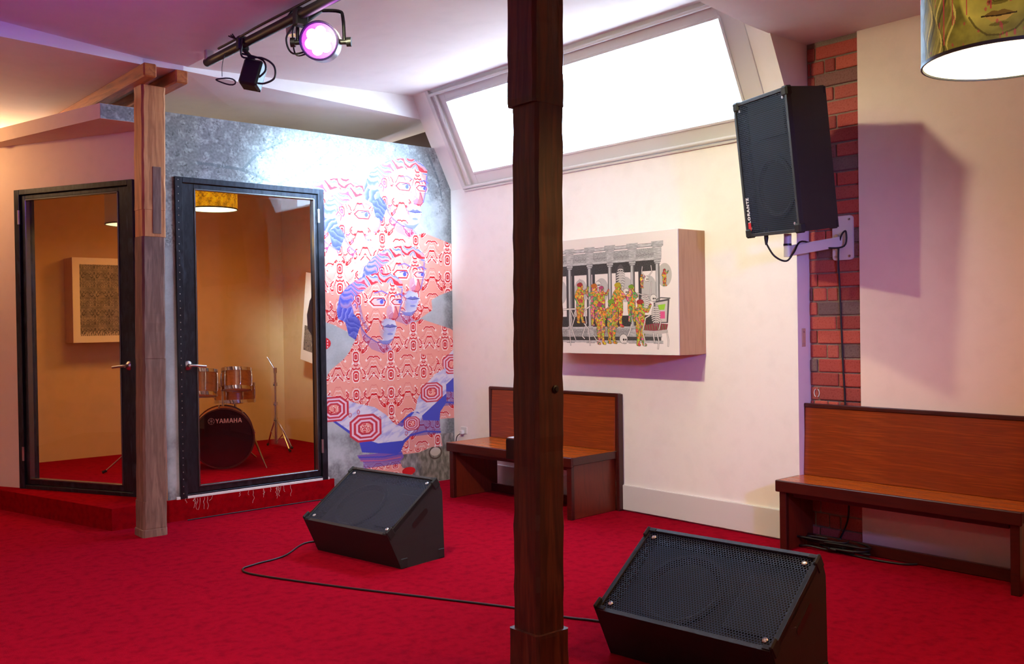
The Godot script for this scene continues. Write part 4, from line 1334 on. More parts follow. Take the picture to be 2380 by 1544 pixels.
func child_figure(p: Paint, f: Callable, x: float, y: float, s: float, tones: Array, arm: int):
	# a small standing child in bright patchwork colours; (x, y) is the top of the head
	var T := func(a: float, b: float) -> Vector2: return f.call(x + a * s, y + b * s)
	var dark := Color(0.30, 0.16, 0.14)
	var patch := func(px, py) -> Color:
		var n := fn.get_noise_2d((px + x * 3.0) * 0.62, (py + y) * 0.7) * 3.0 + fn.get_noise_2d(px * 2.5, py * 2.5) * 0.25
		var c: Color = tones[posmod(int(floor(n * 1.6 + 20.0)), tones.size())]
		return c.lightened(0.08).darkened(clampf(0.06 - fn.get_noise_2d(px * 2.2, py * 2.2) * 0.5, 0.0, 0.35))
	var limb := func(pts: Array, w0: float, w1: float, grow: float, c):
		for i in pts.size() - 1:
			for k in 5:
				var t := (i + k / 4.0) / (pts.size() - 1)
				var a := Vector2(pts[i][0], pts[i][1]).lerp(Vector2(pts[i + 1][0], pts[i + 1][1]), k / 4.0)
				var r := lerpf(w0, w1, t) * 0.5 * s
				p.oval(T.call(a.x, a.y), r * 0.952 + grow, r * 0.78 + grow, c)
				if k < 4:
					var b := Vector2(pts[i][0], pts[i][1]).lerp(Vector2(pts[i + 1][0], pts[i + 1][1]), (k + 1) / 4.0)
					p.stroke([T.call(a.x, a.y), T.call(b.x, b.y)], (r * 0.85 + grow) * 2.0, c)
	var arm_a := [[26, 78], [52, 84], [72, 40]] if arm > 0 else ([[26, 78], [50, 108], [24, 128]] if arm == 0 else [[-26, 78], [-52, 90], [-72, 46]])
	var arm_b := [[-26, 78], [-42, 122], [-30, 150]] if arm >= 0 else [[26, 78], [42, 122], [30, 150]]
	for pass_ in 2:
		var g: float = 2.0 if pass_ == 0 else 0.0
		var c = dark if pass_ == 0 else patch
		limb.call([[-14, 155], [-20, 220], [-16, 285], [-22, 330]], 40, 18, g, c)
		limb.call([[16, 155], [19, 220], [12, 285], [20, 330]], 40, 18, g, c)
		limb.call([[-24, 334], [-8, 338]], 16, 12, g, c)
		limb.call([[20, 334], [36, 338]], 16, 12, g, c)
		limb.call([[-2, 78], [0, 112], [-2, 150]], 62, 60, g, c)
		limb.call([[0, 56], [0, 70]], 24, 34, g, c)
		limb.call(arm_b, 24, 14, g, c)
		limb.call(arm_a, 24, 14, g, c)
		p.oval(T.call(1, 30), 24 * s * 0.952 + g, 31 * s * 0.75 + g, c)
	p.oval(T.call(-4, 16), 24 * s, 13 * s, tones[0].darkened(0.25))
	p.oval(T.call(9, 33), 4 * s, 2.4 * s, dark)
	p.oval(T.call(12, 47), 5 * s, 1.8 * s, tones[2].darkened(0.3))
	p.stroke([T.call(-16, 98), T.call(14, 98)], 2.0, dark)

func ribs(p: Paint, f: Callable, x: float, y: float, w: float, h: float, n: int):
	var bone := Color(0.88, 0.87, 0.86)
	var ink := Color(0.25, 0.24, 0.25)
	p.oval(f.call(x, y + h * 0.5), w * 0.5, h * 0.5, Color(0.52, 0.51, 0.52, 0.35))
	for k in n:
		var v := y + h * (k + 0.5) / n
		var ww := w * 0.5 * sqrt(1.0 - pow((k + 0.5) / n * 2.0 - 1.0, 2) * 0.8)
		var a := [f.call(x - ww, v + 4), f.call(x - ww * 0.4, v - 6), f.call(x, v), f.call(x + ww * 0.5, v - 5), f.call(x + ww, v + 6)]
		p.stroke(a, 9, ink)
		p.stroke(a, 6, bone)
	p.stroke([f.call(x, y), f.call(x, y + h)], 6, ink)
	p.stroke([f.call(x, y), f.call(x, y + h)], 4, bone)

func bone_line(p: Paint, pts: Array, w: float):
	p.stroke(pts, w + 4, Color(0.22, 0.21, 0.22))
	p.stroke(pts, w, Color(0.88, 0.87, 0.86))

func skull(p: Paint, c: Vector2, r: float):
	p.oval(c, r * 1.08, r * 0.98, Color(0.25, 0.24, 0.25))
	p.oval(c, r, r * 0.9, Color(0.86, 0.85, 0.84))
	p.oval(c + Vector2(r * 0.3, r * 0.75), r * 0.55, r * 0.4, Color(0.82, 0.81, 0.80))
	p.oval(c + Vector2(r * 0.05, r * 0.15), r * 0.24, r * 0.22, Color(0.18, 0.17, 0.18))
	p.oval(c + Vector2(r * 0.6, r * 0.15), r * 0.2, r * 0.2, Color(0.18, 0.17, 0.18))
	p.stroke([c + Vector2(-r * 0.1, r * 0.85), c + Vector2(r * 0.8, r * 0.85)], 3, Color(0.2, 0.2, 0.2))

func colonnade_print() -> ImageTexture:
	# drawn in its own frame of 1340 x 1130 units, then scaled to the sheet
	var W := 1300
	var H := 800
	var p := Paint.new(W, H, Color(0.90, 0.87, 0.87))
	var kx := W / 1365.0
	var ky := H / 1130.0
	var f := func(x: float, y: float) -> Vector2: return Vector2((x + 265.0) * kx, y * ky)
	var q := func(x0: float, y0: float, x1: float, y1: float) -> Array: return [f.call(x0, y0), f.call(x1, y0), f.call(x1, y1), f.call(x0, y1)]
	var ink := Color(0.24, 0.24, 0.26)
	var shade := func(g: float, sx: float, sy: float) -> Callable: return func(x, y) -> Color:
		var v := g + fn.get_noise_2d(x * sx, y * sy) * 0.16
		return Color(v, v, v * 1.02)
	# frieze, dark lintel, plinth
	p.poly(q.call(-160, 150, 960, 262), shade.call(0.62, 4.0, 4.0))
	for k in 60:
		p.ring(f.call(-150 + k * 18.5, 205 + (k % 2) * 8), 6, 1.6, Color(0.35, 0.35, 0.36), 10)
	p.poly(q.call(-160, 240, 960, 262), shade.call(0.72, 1.0, 8.0))
	p.poly(q.call(-160, 262, 940, 360), shade.call(0.22, 6.0, 6.0))
	p.poly(q.call(-160, 108, 975, 136), shade.call(0.74, 1.0, 9.0))
	p.stroke([f.call(-160, 137), f.call(975, 137)], 3, ink)
	p.stroke([f.call(-160, 108), f.call(975, 108)], 2, ink)
	p.poly(q.call(-160, 765, 940, 868), shade.call(0.20, 6.0, 6.0))
	p.poly(q.call(-160, 868, 940, 965), shade.call(0.60, 5.0, 5.0))
	for k in 60:
		p.ring(f.call(-150 + k * 18.5, 915 + (k % 2) * 6), 6, 1.6, Color(0.38, 0.38, 0.39), 8)
	p.poly(q.call(-160, 868, 940, 885), shade.call(0.74, 1.0, 8.0))
	p.poly(q.call(-160, 965, 950, 1000), shade.call(0.24, 6.0, 6.0))
	p.poly(q.call(-160, 1000, 965, 1022), shade.call(0.70, 1.0, 8.0))
	# grey panels behind the openings
	for x in [-60, 150, 360, 590, 800]:
		p.oval(f.call(x + 45, 520), 70 * kx, 120 * ky, Color(0.72, 0.71, 0.72))
		p.poly(q.call(x - 45, 300, x - 18, 800), Color(0.22, 0.22, 0.24))
		p.poly(q.call(x + 108, 300, x + 132, 800), Color(0.24, 0.24, 0.26))
	# moons
	p.oval(f.call(985, 405), 62 * kx, 108 * ky, Color(0.72, 0.71, 0.70))
	# columns with caps and bases
	for x in [-120, 85, 290, 490, 700, 925]:
		p.poly(q.call(x - 17, 250, x + 17, 900), func(px, py) -> Color:
			var t: float = clampf((px - f.call(x - 17, 0).x) / (34.0 * kx), 0, 1)
			var g := 0.30 + 0.52 * (1.0 - absf(t - 0.35) * 1.7) + fn.get_noise_2d(px * 8, py * 0.5) * 0.08
			return Color(g, g, g * 1.02))
		for s in [[-30, 262, 30, 282], [-24, 285, 24, 298], [-26, 862, 26, 888], [-32, 890, 32, 968], [-42, 1000, 42, 1026], [-32, 150, 32, 258], [-52, 92, 52, 128], [-42, 128, 42, 146]]:
			p.poly(q.call(x + s[0], s[1], x + s[2], s[3]), shade.call(0.68, 1.0, 6.0))
			p.stroke([f.call(x + s[0], s[3]), f.call(x + s[2], s[3])], 2, ink)
	# bones hanging in the openings
	ribs(p, f, 590, 320, 80, 190, 8)
	bone_line(p, [f.call(600, 500), f.call(640, 600), f.call(680, 640)], 6)
	skull(p, f.call(640, 540), 24)
	skull(p, f.call(372, 460), 26)
	bone_line(p, [f.call(185, 400), f.call(215, 470), f.call(240, 540), f.call(270, 600)], 6)
	ribs(p, f, 810, 590, 90, 110, 6)
	skull(p, f.call(830, 430), 20)
	bone_line(p, [f.call(815, 415), f.call(785, 370), f.call(790, 315)], 5)
	bone_line(p, [f.call(840, 415), f.call(875, 370), f.call(868, 310)], 5)
	bone_line(p, [f.call(740, 560), f.call(800, 580), f.call(860, 590), f.call(870, 460)], 5)
	# four-legged skeleton at the left
	bone_line(p, [f.call(-60, 700), f.call(60, 690), f.call(170, 690), f.call(240, 700), f.call(300, 660)], 9)
	skull(p, f.call(312, 630), 30)
	bone_line(p, [f.call(235, 700), f.call(250, 830), f.call(205, 960), f.call(230, 985)], 7)
	bone_line(p, [f.call(225, 710), f.call(200, 800), f.call(270, 890), f.call(285, 1050)], 7)
	bone_line(p, [f.call(90, 700), f.call(130, 780), f.call(95, 880), f.call(140, 1000)], 7)
	bone_line(p, [f.call(80, 700), f.call(100, 800), f.call(75, 920), f.call(85, 1050)], 7)
	ribs(p, f, 160, 700, 70, 70, 5)
	# children
	var pal := [Color(0.80, 0.22, 0.26), Color(0.90, 0.82, 0.16), Color(0.86, 0.34, 0.56), Color(0.26, 0.66, 0.32), Color(0.94, 0.52, 0.14), Color(0.58, 0.80, 0.22)]
	var kid := func(x: float, y: float, s: float, o: int, arm: int):
		var t := []
		for k in 6:
			t.append(pal[(o + k * 5) % 6])
		child_figure(p, f, x, y, s, t, arm)
	kid.call(190, 435, 1.15, 0, 1)
	kid.call(335, 452, 1.18, 4, -1)
	kid.call(405, 478, 0.95, 2, 1)
	kid.call(565, 455, 1.22, 1, 0)
	kid.call(690, 480, 1.0, 5, 0)
	kid.call(395, 640, 1.16, 2, 0)
	kid.call(500, 610, 1.22, 5, -1)
	kid.call(770, 622, 1.24, 0, 1)
	kid.call(785, 390, 0.36, 4, 1)
	kid.call(985, 352, 0.44, 0, 1)
	skull(p, f.call(610, 985), 34)
	bone_line(p, [f.call(650, 960), f.call(675, 900), f.call(685, 850)], 8)
	bone_line(p, [f.call(320, 950), f.call(350, 1000), f.call(385, 1010)], 6)
	# carved armchair with a rib cage on it
	p.poly([f.call(885, 640), f.call(1025, 620), f.call(1010, 840), f.call(905, 840)], Color(0.30, 0.29, 0.30))
	p.poly([f.call(900, 655), f.call(1010, 638), f.call(998, 830), f.call(915, 830)], Color(0.78, 0.76, 0.75))
	p.poly([f.call(925, 675), f.call(990, 668), f.call(980, 720), f.call(930, 720)], pal[5])
	p.poly([f.call(930, 735), f.call(985, 735), f.call(985, 800), f.call(940, 800)], pal[2])
	p.stroke([f.call(880, 640), f.call(950, 610), f.call(1030, 618)], 8, Color(0.4, 0.4, 0.4))
	p.poly([f.call(790, 860), f.call(900, 840), f.call(1010, 850), f.call(1000, 900), f.call(900, 910), f.call(795, 905)], Color(0.52, 0.20, 0.26))
	for k in 9:
		p.stroke([f.call(800 + k * 23, 856), f.call(806 + k * 23, 900)], 3, pal[3])
	p.poly([f.call(785, 903), f.call(900, 915), f.call(1008, 900), f.call(1008, 930), f.call(900, 945), f.call(785, 935)], Color(0.70, 0.69, 0.69))
	for l in [[[790, 930], [806, 1000], [798, 1050]], [[915, 940], [930, 1010], [920, 1075]], [[1000, 925], [1012, 1000], [1008, 1050]], [[880, 930], [890, 1010]]]:
		var o := []
		for k in l:
			o.append(f.call(k[0], k[1]))
		bone_line(p, o, 7)
	bone_line(p, [f.call(790, 900), f.call(815, 790), f.call(850, 770)], 7)
	bone_line(p, [f.call(930, 900), f.call(950, 820), f.call(905, 770)], 6)
	ribs(p, f, 905, 690, 76, 150, 8)
	skull(p, f.call(885, 610), 26)
	return p.tex()

func ornament_print(dark: Color, light: Color, border: float, w: int, h: int) -> ImageTexture:
	var p := Paint.new(w, h, Color(0.90, 0.84, 0.74))
	var bw := int(border * w)
	for y in range(bw, h - bw):
		for x in range(bw, w - bw):
			var n := fn.get_noise_2d(x * 1.2, y * 1.2)
			var v := tone(x * 2, y * 2) + n * 0.25
			p.put(x, y, dark.lerp(light, clampf(v * 0.8, 0.0, 1.0)))
	# pale figure standing in the pattern
	p.oval(Vector2(w * 0.62, h * 0.38), w * 0.12, h * 0.11, Color(0.62, 0.52, 0.40, 0.6))
	for k in 9:
		p.stroke([Vector2(w * (0.52 + k * 0.03), h * 0.45), Vector2(w * (0.52 + k * 0.03), h * (0.7 + 0.06 * (k % 3)))], 2.5, Color(0.80, 0.70, 0.55, 0.8))
	for k in 40:
		p.stroke([Vector2(bw + (w - 2 * bw) * k / 40.0, h - bw), Vector2(bw + (w - 2 * bw) * (k + 0.5) / 40.0, h - bw - 8 - (k * 7) % 13)], 3, Color(0.85, 0.78, 0.66))
	return p.tex()

func build_pictures():
	picture_box("deep boxed print of skeletons and bright children under a colonnade", Transform3D(Basis.IDENTITY, Vector3(1.45, 1.172, 0.0)), 1.365, 0.838, 0.288, print_mat(colonnade_print(), 0.45), M.ply)
	var orn := print_mat(ornament_print(Color(0.06, 0.05, 0.05), Color(0.80, 0.72, 0.60), 0.08, 380, 380), 0.5)
	picture_box("square boxed dark ornament print on the rear wall of the practice room", Transform3D(Basis(Vector3(0, 0, -1), Vector3.UP, Vector3(1, 0, 0)), Vector3(-2.8, 1.275, 2.50)), 0.80, 0.80, 0.26, orn, M.ply)
	# the other practice-room picture hangs crooked on the side wall
	var p := Paint.new(300, 420, Color(0.92, 0.88, 0.80))
	for y in range(60, 370):
		for x in range(20, 280):
			if y > 250:
				p.put(x, y, Color(0.12, 0.11, 0.10).lerp(Color(0.70, 0.63, 0.52), tone(x * 2, y * 2 + int(fn.get_noise_2d(x, y) * 40))))
	p.poly([Vector2(50, 130), Vector2(80, 90), Vector2(200, 60), Vector2(280, 200), Vector2(235, 330), Vector2(150, 320), Vector2(90, 290), Vector2(48, 262), Vector2(34, 200)], Color(0.07, 0.06, 0.06))
	picture_box("crooked boxed print with a black shape on the side wall of the practice room", Transform3D(Basis(Vector3.RIGHT, Vector3.UP, Vector3(0, 0, 1)).rotated(Vector3(0, 0, 1), -0.165), Vector3(-1.97, 1.06, 0.225)), 0.66, 0.90, 0.24, print_mat(p.tex(), 0.5), M.ply)

# ------------------------------------------------------------------ stage lights on the bar
func build_lighting_bar():
	var t := thing("lighting_bar", "black steel pipe under the ceiling that carries the stage lights", "light bar")
	var st := nb()
	tube(st, [Vector3(1.00, 3.085, 2.70), Vector3(3.86, 3.075, 2.70)], 0.027, 16)
	part("pipe", st, M.black, t)
	part("hanger_bracket", bx(Vector3(1.03, 3.128, 2.70), Vector3(0.035, 0.075, 0.05), 0.004), M.brushed, t)
	part("hanger_bracket", bx(Vector3(3.55, 3.124, 2.70), Vector3(0.035, 0.075, 0.05), 0.004), M.brushed, t)
	st = nb()
	tube(st, curve([Vector3(1.25, 3.11, 2.735), Vector3(1.5, 3.117, 2.725), Vector3(1.8, 3.112, 2.74), Vector3(2.2, 3.118, 2.725), Vector3(2.6, 3.108, 2.738)], 6), 0.007, 6)
	part("power_cable", st, M.cable, t)

	led_par("round stage lamp glowing magenta under the light bar", par_at, par_dir, Vector3(par_at.x - 0.06, 3.07, 2.695), Color(1.0, 0.86, 1.0), Color(0.85, 0.0, 1.0), 6.0)
	led_par("round stage lamp with a violet wash on a stand, outside the picture", wash_at, Vector3(1.8, 1.0, 0.0) - wash_at, wash_at + Vector3(0.0, -0.22, 0.10), Color(0.8, 0.76, 1.0), Color(0.35, 0.2, 1.0), 3.0)
	led_par("round stage lamp glowing violet near the ceiling, outside the picture", violet_at, Vector3(1.3, 3.19, 3.3) - violet_at, Vector3(violet_at.x + 0.1, 3.20, violet_at.z + 0.1), Color(0.8, 0.7, 1.0), Color(0.4, 0.1, 1.0), 3.0)
	lamp_stand(wash_at + Vector3(0.0, -0.26, 0.10))

	# black square lamp aimed at the mural
	var sp := thing("spot_lamp", "black square spotlight hanging from the left end of the light bar, aimed at the mural", "stage light")
	var d := (spot_aim - spot_head).normalized()
	var bx_ := facing(spot_head, d, 0.22)
	part("housing", bx(Vector3(0, 0, 0), Vector3(0.115, 0.165, 0.10), 0.012), M.black, sp, bx_)
	part("bezel", bx(Vector3(0, 0, 0.052), Vector3(0.108, 0.155, 0.008), 0.003), M.black_gloss, sp, bx_)
	part("lens", bx(Vector3(0, 0, 0.0575), Vector3(0.08, 0.11, 0.004), 0.001), emit(Color(0.85, 0.94, 1.0), 6.0), sp, bx_)
	st = nb()
	tube(st, [bx_ * Vector3(0.0, 0.075, -0.01), Vector3(spot_head.x - 0.02, 3.06, 2.70)], 0.013, 10)
	part("hanger", st, M.black, sp)
	part("clamp", bx(Vector3(spot_head.x - 0.02, 3.085, 2.70), Vector3(0.045, 0.085, 0.07), 0.008), M.black, sp)
	for k in 3:
		st = nb()
		tube(st, [Vector3(spot_head.x - 0.035, 3.11, 2.735), Vector3(spot_head.x - 0.07 + k * 0.025, 3.132, 2.765)], 0.004, 6)
		part("wing_nut", st, M.black, sp)
	st = nb()
	tube(st, curve([bx_ * Vector3(-0.05, -0.055, -0.02), bx_ * Vector3(-0.10, -0.05, -0.03), bx_ * Vector3(-0.15, -0.01, -0.04), bx_ * Vector3(-0.13, 0.06, -0.05), bx_ * Vector3(-0.05, 0.09, -0.06), Vector3(spot_head.x + 0.01, 3.0, 2.72), Vector3(spot_head.x + 0.05, 3.10, 2.73)], 7), 0.006, 7)
	part("power_cable", st, M.cable, sp)
	st = nb()
	tube(st, curve([bx_ * Vector3(-0.055, -0.02, -0.03), bx_ * Vector3(-0.085, 0.03, -0.04), bx_ * Vector3(-0.05, 0.085, -0.05), Vector3(spot_head.x + 0.0, 3.02, 2.72)], 7), 0.006, 7)
	part("signal_cable", st, M.cable, sp)
	# safety wire with snap hook
	var sw := thing("safety_wire", "thin safety wire with a snap hook beside the black spotlight", "safety wire")
	st = nb()
	tube(st, curve([Vector3(1.32, 3.07, 2.725), Vector3(1.30, 3.0, 2.735), Vector3(1.295, 2.93, 2.735)], 5), 0.0022, 5)
	part("wire", st, M.cable, sw)
	st = nb()
	var hook := []
	for k in 17:
		var a := TAU * k / 16.0
		hook.append(Vector3(1.345 + cos(a) * 0.050, 2.905 - (cos(a) + 1.0) * 0.012 + sin(a) * (0.017 + 0.010 * cos(a)), 2.735 - cos(a) * 0.04))
	tube(st, hook, 0.0045, 7)
	part("snap_hook", st, M.black, sw)

	# white cylinder spots screwed to the ceiling; one lights the window wall
	white_spot("white cylinder spotlight behind the light bar, between the black lamp and the magenta lamp", Vector3(1.93, 3.12, 2.60), Vector3(0.0, -1.0, -0.08))
	white_spot("white cylinder spotlight cut by the frame above the magenta lamp", Vector3(2.70, 3.135, 2.83), Vector3(0.2, -0.62, -0.75))
	white_spot("white cylinder spotlight above the open carpet, out of the frame", Vector3(4.33, 3.15, 4.51), Vector3(-2.0, -3.1, -0.6))
	white_spot("white cylinder spotlight out of the frame, aimed at the boxed print", Vector3(3.03, 3.10, 3.22), Vector3(-1.1, -2.1, -3.1))
	white_spot("white cylinder spotlight out of the frame, aimed at the wall speaker", Vector3(3.27, 3.19, 1.72), Vector3(1.2, -1.8, -1.8))

func led_par(label: String, at_: Vector3, dir_: Vector3, clamp_to: Vector3, tint: Color, plate: Color, lens_glow: float):
	var par := thing("par_lamp", label, "stage light")
	var st: SurfaceTool
	var n := dir_.normalized()
	var fx := facing(at_, n)
	st = nb()
	lathe(st, [Vector2(0.0, -0.17), Vector2(0.055, -0.165), Vector2(0.085, -0.13), Vector2(0.098, -0.06), Vector2(0.100, 0.0), Vector2(0.106, 0.002), Vector2(0.106, 0.016), Vector2(0.097, 0.018), Vector2(0.095, 0.004), Vector2(0.0, 0.002)], 36, along(at_ - n * 0.016, n))
	part("housing", st, mat(col(40, 22, 70), 0.3, 0.5), par)
	for k in 8:
		st = nb()
		lathe(st, [Vector2(0.086, -0.003), Vector2(0.104, -0.003), Vector2(0.104, 0.003), Vector2(0.086, 0.003)], 28, along(at_ - n * (0.035 + k * 0.013), n))
		part("cooling_fin", st, M.brushed, par)
	st = nb()
	lathe(st, disc_prof(0.093, -0.012, -0.009, 0.0005), 32, along(at_, n))
	var glow := mat(col(120, 10, 150), 0.4)
	glow.emission_enabled = true
	glow.emission = plate
	glow.emission_energy_multiplier = 2.0
	part("glow_plate", st, glow, par)
	for k in 7:
		var a := TAU * (k + 0.3) / 6.0
		st = nb()
		lathe(st, [Vector2(0.0, -0.009), Vector2(0.030, -0.008), Vector2(0.028, -0.002), Vector2(0.018, 0.004), Vector2(0.0, 0.006)], 18, along(fx * (Vector3(cos(a) * 0.049, sin(a) * 0.049, 0) if k < 6 else Vector3(0, 0, 0.001)), n))
		part("led_lens", st, emit(tint, lens_glow), par)
	for s in [-1.0, 1.0]:
		st = nb()
		tube(st, [fx * Vector3(s * 0.10, 0, -0.07), fx * Vector3(s * 0.150, 0, -0.07)], 0.014, 12)
		part("pivot_knob", st, M.black, par)
		st = nb()
		tube(st, [fx * Vector3(s * 0.140, 0, -0.07), fx * Vector3(s * 0.165, 0, -0.07)], 0.026, 14)
		part("knob_head", st, M.black, par)
	st = nb()
	tube(st, curve([fx * Vector3(-0.128, 0, -0.07), fx * Vector3(-0.122, 0.13, -0.09), fx * Vector3(-0.10, 0.165, -0.10), fx * Vector3(0.0, 0.17, -0.10), fx * Vector3(0.10, 0.165, -0.10), fx * Vector3(0.122, 0.13, -0.09), fx * Vector3(0.128, 0, -0.07)], 5), 0.010, 8)
	part("yoke", st, M.black_gloss, par)
	part("clamp", bx(clamp_to, Vector3(0.05, 0.10, 0.075), 0.008), M.black, par)
	st = nb()
	tube(st, [clamp_to - Vector3(0, 0.04, 0), fx * Vector3(0, 0.17, -0.10)], 0.014, 10)
	part("clamp_bolt", st, M.black, par)
	st = nb()
	tube(st, curve([fx * Vector3(-0.05, -0.02, -0.16), fx * Vector3(-0.17, -0.05, -0.15), fx * Vector3(-0.20, 0.03, -0.13), fx * Vector3(-0.14, 0.12, -0.12), fx * Vector3(-0.13, 0.20, -0.12), clamp_to + Vector3(-0.10, 0.02, 0.025)], 7), 0.006, 6)
	part("power_cable", st, M.cable, par)
	st = nb()
	tube(st, curve([fx * Vector3(-0.05, -0.03, -0.16), fx * Vector3(-0.15, -0.06, -0.15), fx * Vector3(-0.165, 0.03, -0.13), fx * Vector3(-0.15, 0.10, -0.12), fx * Vector3(-0.09, 0.19, -0.12), clamp_to + Vector3(-0.16, 0.02, 0.025)], 7), 0.005, 6)
	part("signal_cable", st, M.cable, par)


func lamp_stand(at: Vector3):
	var t := thing("lamp_stand", "black tripod stand under the violet stage lamp, outside the picture", "stand")
	var st := nb()
	tube(st, [Vector3(at.x, 0.25, at.z), at], 0.016, 12)
	part("pole", st, M.black, t)
	for k in 3:
		var a := TAU * k / 3.0
		st = nb()
		tube(st, [Vector3(at.x, 0.55, at.z), Vector3(at.x + cos(a) * 0.45, 0.012, at.z + sin(a) * 0.45)], 0.011, 8)
		part("leg", st, M.black, t)

func white_spot(label: String, at: Vector3, dir: Vector3):
	var t := thing("track_spot", label, "spotlight", Vector3.ZERO, 0.0, "white cylinder spotlights")
	var st := nb()
	lathe(st, [Vector2(0.0, -0.06), Vector2(0.034, -0.06), Vector2(0.037, -0.055), Vector2(0.037, 0.06), Vector2(0.034, 0.064), Vector2(0.030, 0.05), Vector2(0.0, 0.045)], 24, along(at, dir))
	part("housing", st, M.white_metal, t)
	st = nb()
	tube(st, [at - dir.normalized() * 0.03, Vector3(at.x, 3.19, at.z)], 0.010, 10)
	part("stem", st, M.white_metal, t)
	st = nb()
	lathe(st, disc_prof(0.028, 0.046, 0.050, 0.001), 18, along(at, dir))
	part("lens", st, emit(Color(1.0, 0.86, 0.66), 3.0), t)

# ------------------------------------------------------------------ pendant lamps
func drum_shade(st: SurfaceTool, at: Vector3, r: float, h: float, phase: float, n := 64):
	# a thin upright cylinder with its picture wrapped around it; phase is the angle that shows the middle of the picture
	for side in [0, 1]:
		var rr: float = r - 0.003 * side
		for k in n:
			var u0 := float(k) / n
			var u1 := float(k + 1) / n
			var a0 := phase + PI - TAU * u0
			var a1 := phase + PI - TAU * u1
			var p := [at + Vector3(cos(a0) * rr, 0, sin(a0) * rr), at + Vector3(cos(a1) * rr, 0, sin(a1) * rr), at + Vector3(cos(a1) * rr, h, sin(a1) * rr), at + Vector3(cos(a0) * rr, h, sin(a0) * rr)]
			var out := Vector3(cos((a0 + a1) * 0.5), 0, sin((a0 + a1) * 0.5)) * (1.0 if side == 0 else -1.0)
			var order := [0, 1, 2, 0, 2, 3]
			if (p[2] - p[0]).cross(p[1] - p[0]).dot(out) < 0.0:
				order = [0, 2, 1, 0, 3, 2]
			var uv := [Vector2(u0, 1), Vector2(u1, 1), Vector2(u1, 0), Vector2(u0, 0)]
			st.set_smooth_group(side)
			for i in order:
				st.set_uv(uv[i])
				st.add_vertex(p[i])

func pendant(label: String, at: Vector3, r: float, h: float, phase: float, shade: Material, glow: float, ceil_y: float, warm: Color):
	var t := thing("pendant_lamp", label, "lamp")
	var st := nb()
	drum_shade(st, at, r, h, phase)
	part("shade", st, shade, t)
	st = nb()
	lathe(st, disc_prof(r - 0.006, 0.004, 0.009, 0.001), 48, Transform3D(Basis.IDENTITY, at))
	part("diffuser", st, emit(warm, glow), t)
	st = nb()
	lathe(st, [Vector2(r - 0.004, -0.001), Vector2(r + 0.002, -0.001), Vector2(r + 0.002, 0.010), Vector2(r - 0.004, 0.010), Vector2(r - 0.004, -0.001)], 48, Transform3D(Basis.IDENTITY, at))
	part("rim", st, mat(col(60, 62, 44), 0.5), t)
	st = nb()
	tube(st, [at + Vector3(0, h * 0.6, 0), Vector3(at.x, ceil_y, at.z)], 0.004, 6)
	part("flex", st, M.cable, t)
	st = nb()
	lathe(st, [Vector2(0.0, -0.03), Vector2(0.045, -0.028), Vector2(0.05, 0.0), Vector2(0.0, 0.0)], 20, Transform3D(Basis.IDENTITY, Vector3(at.x, ceil_y, at.z)))
	part("ceiling_rose", st, M.white_metal, t)
	for k in 3:
		var a := TAU * k / 3.0
		st = nb()
		tube(st, [at + Vector3(0, h * 0.6, 0), at + Vector3(cos(a) * (r - 0.004), h * 0.6, sin(a) * (r - 0.004))], 0.003, 5)
		part("spoke", st, M.brushed, t)

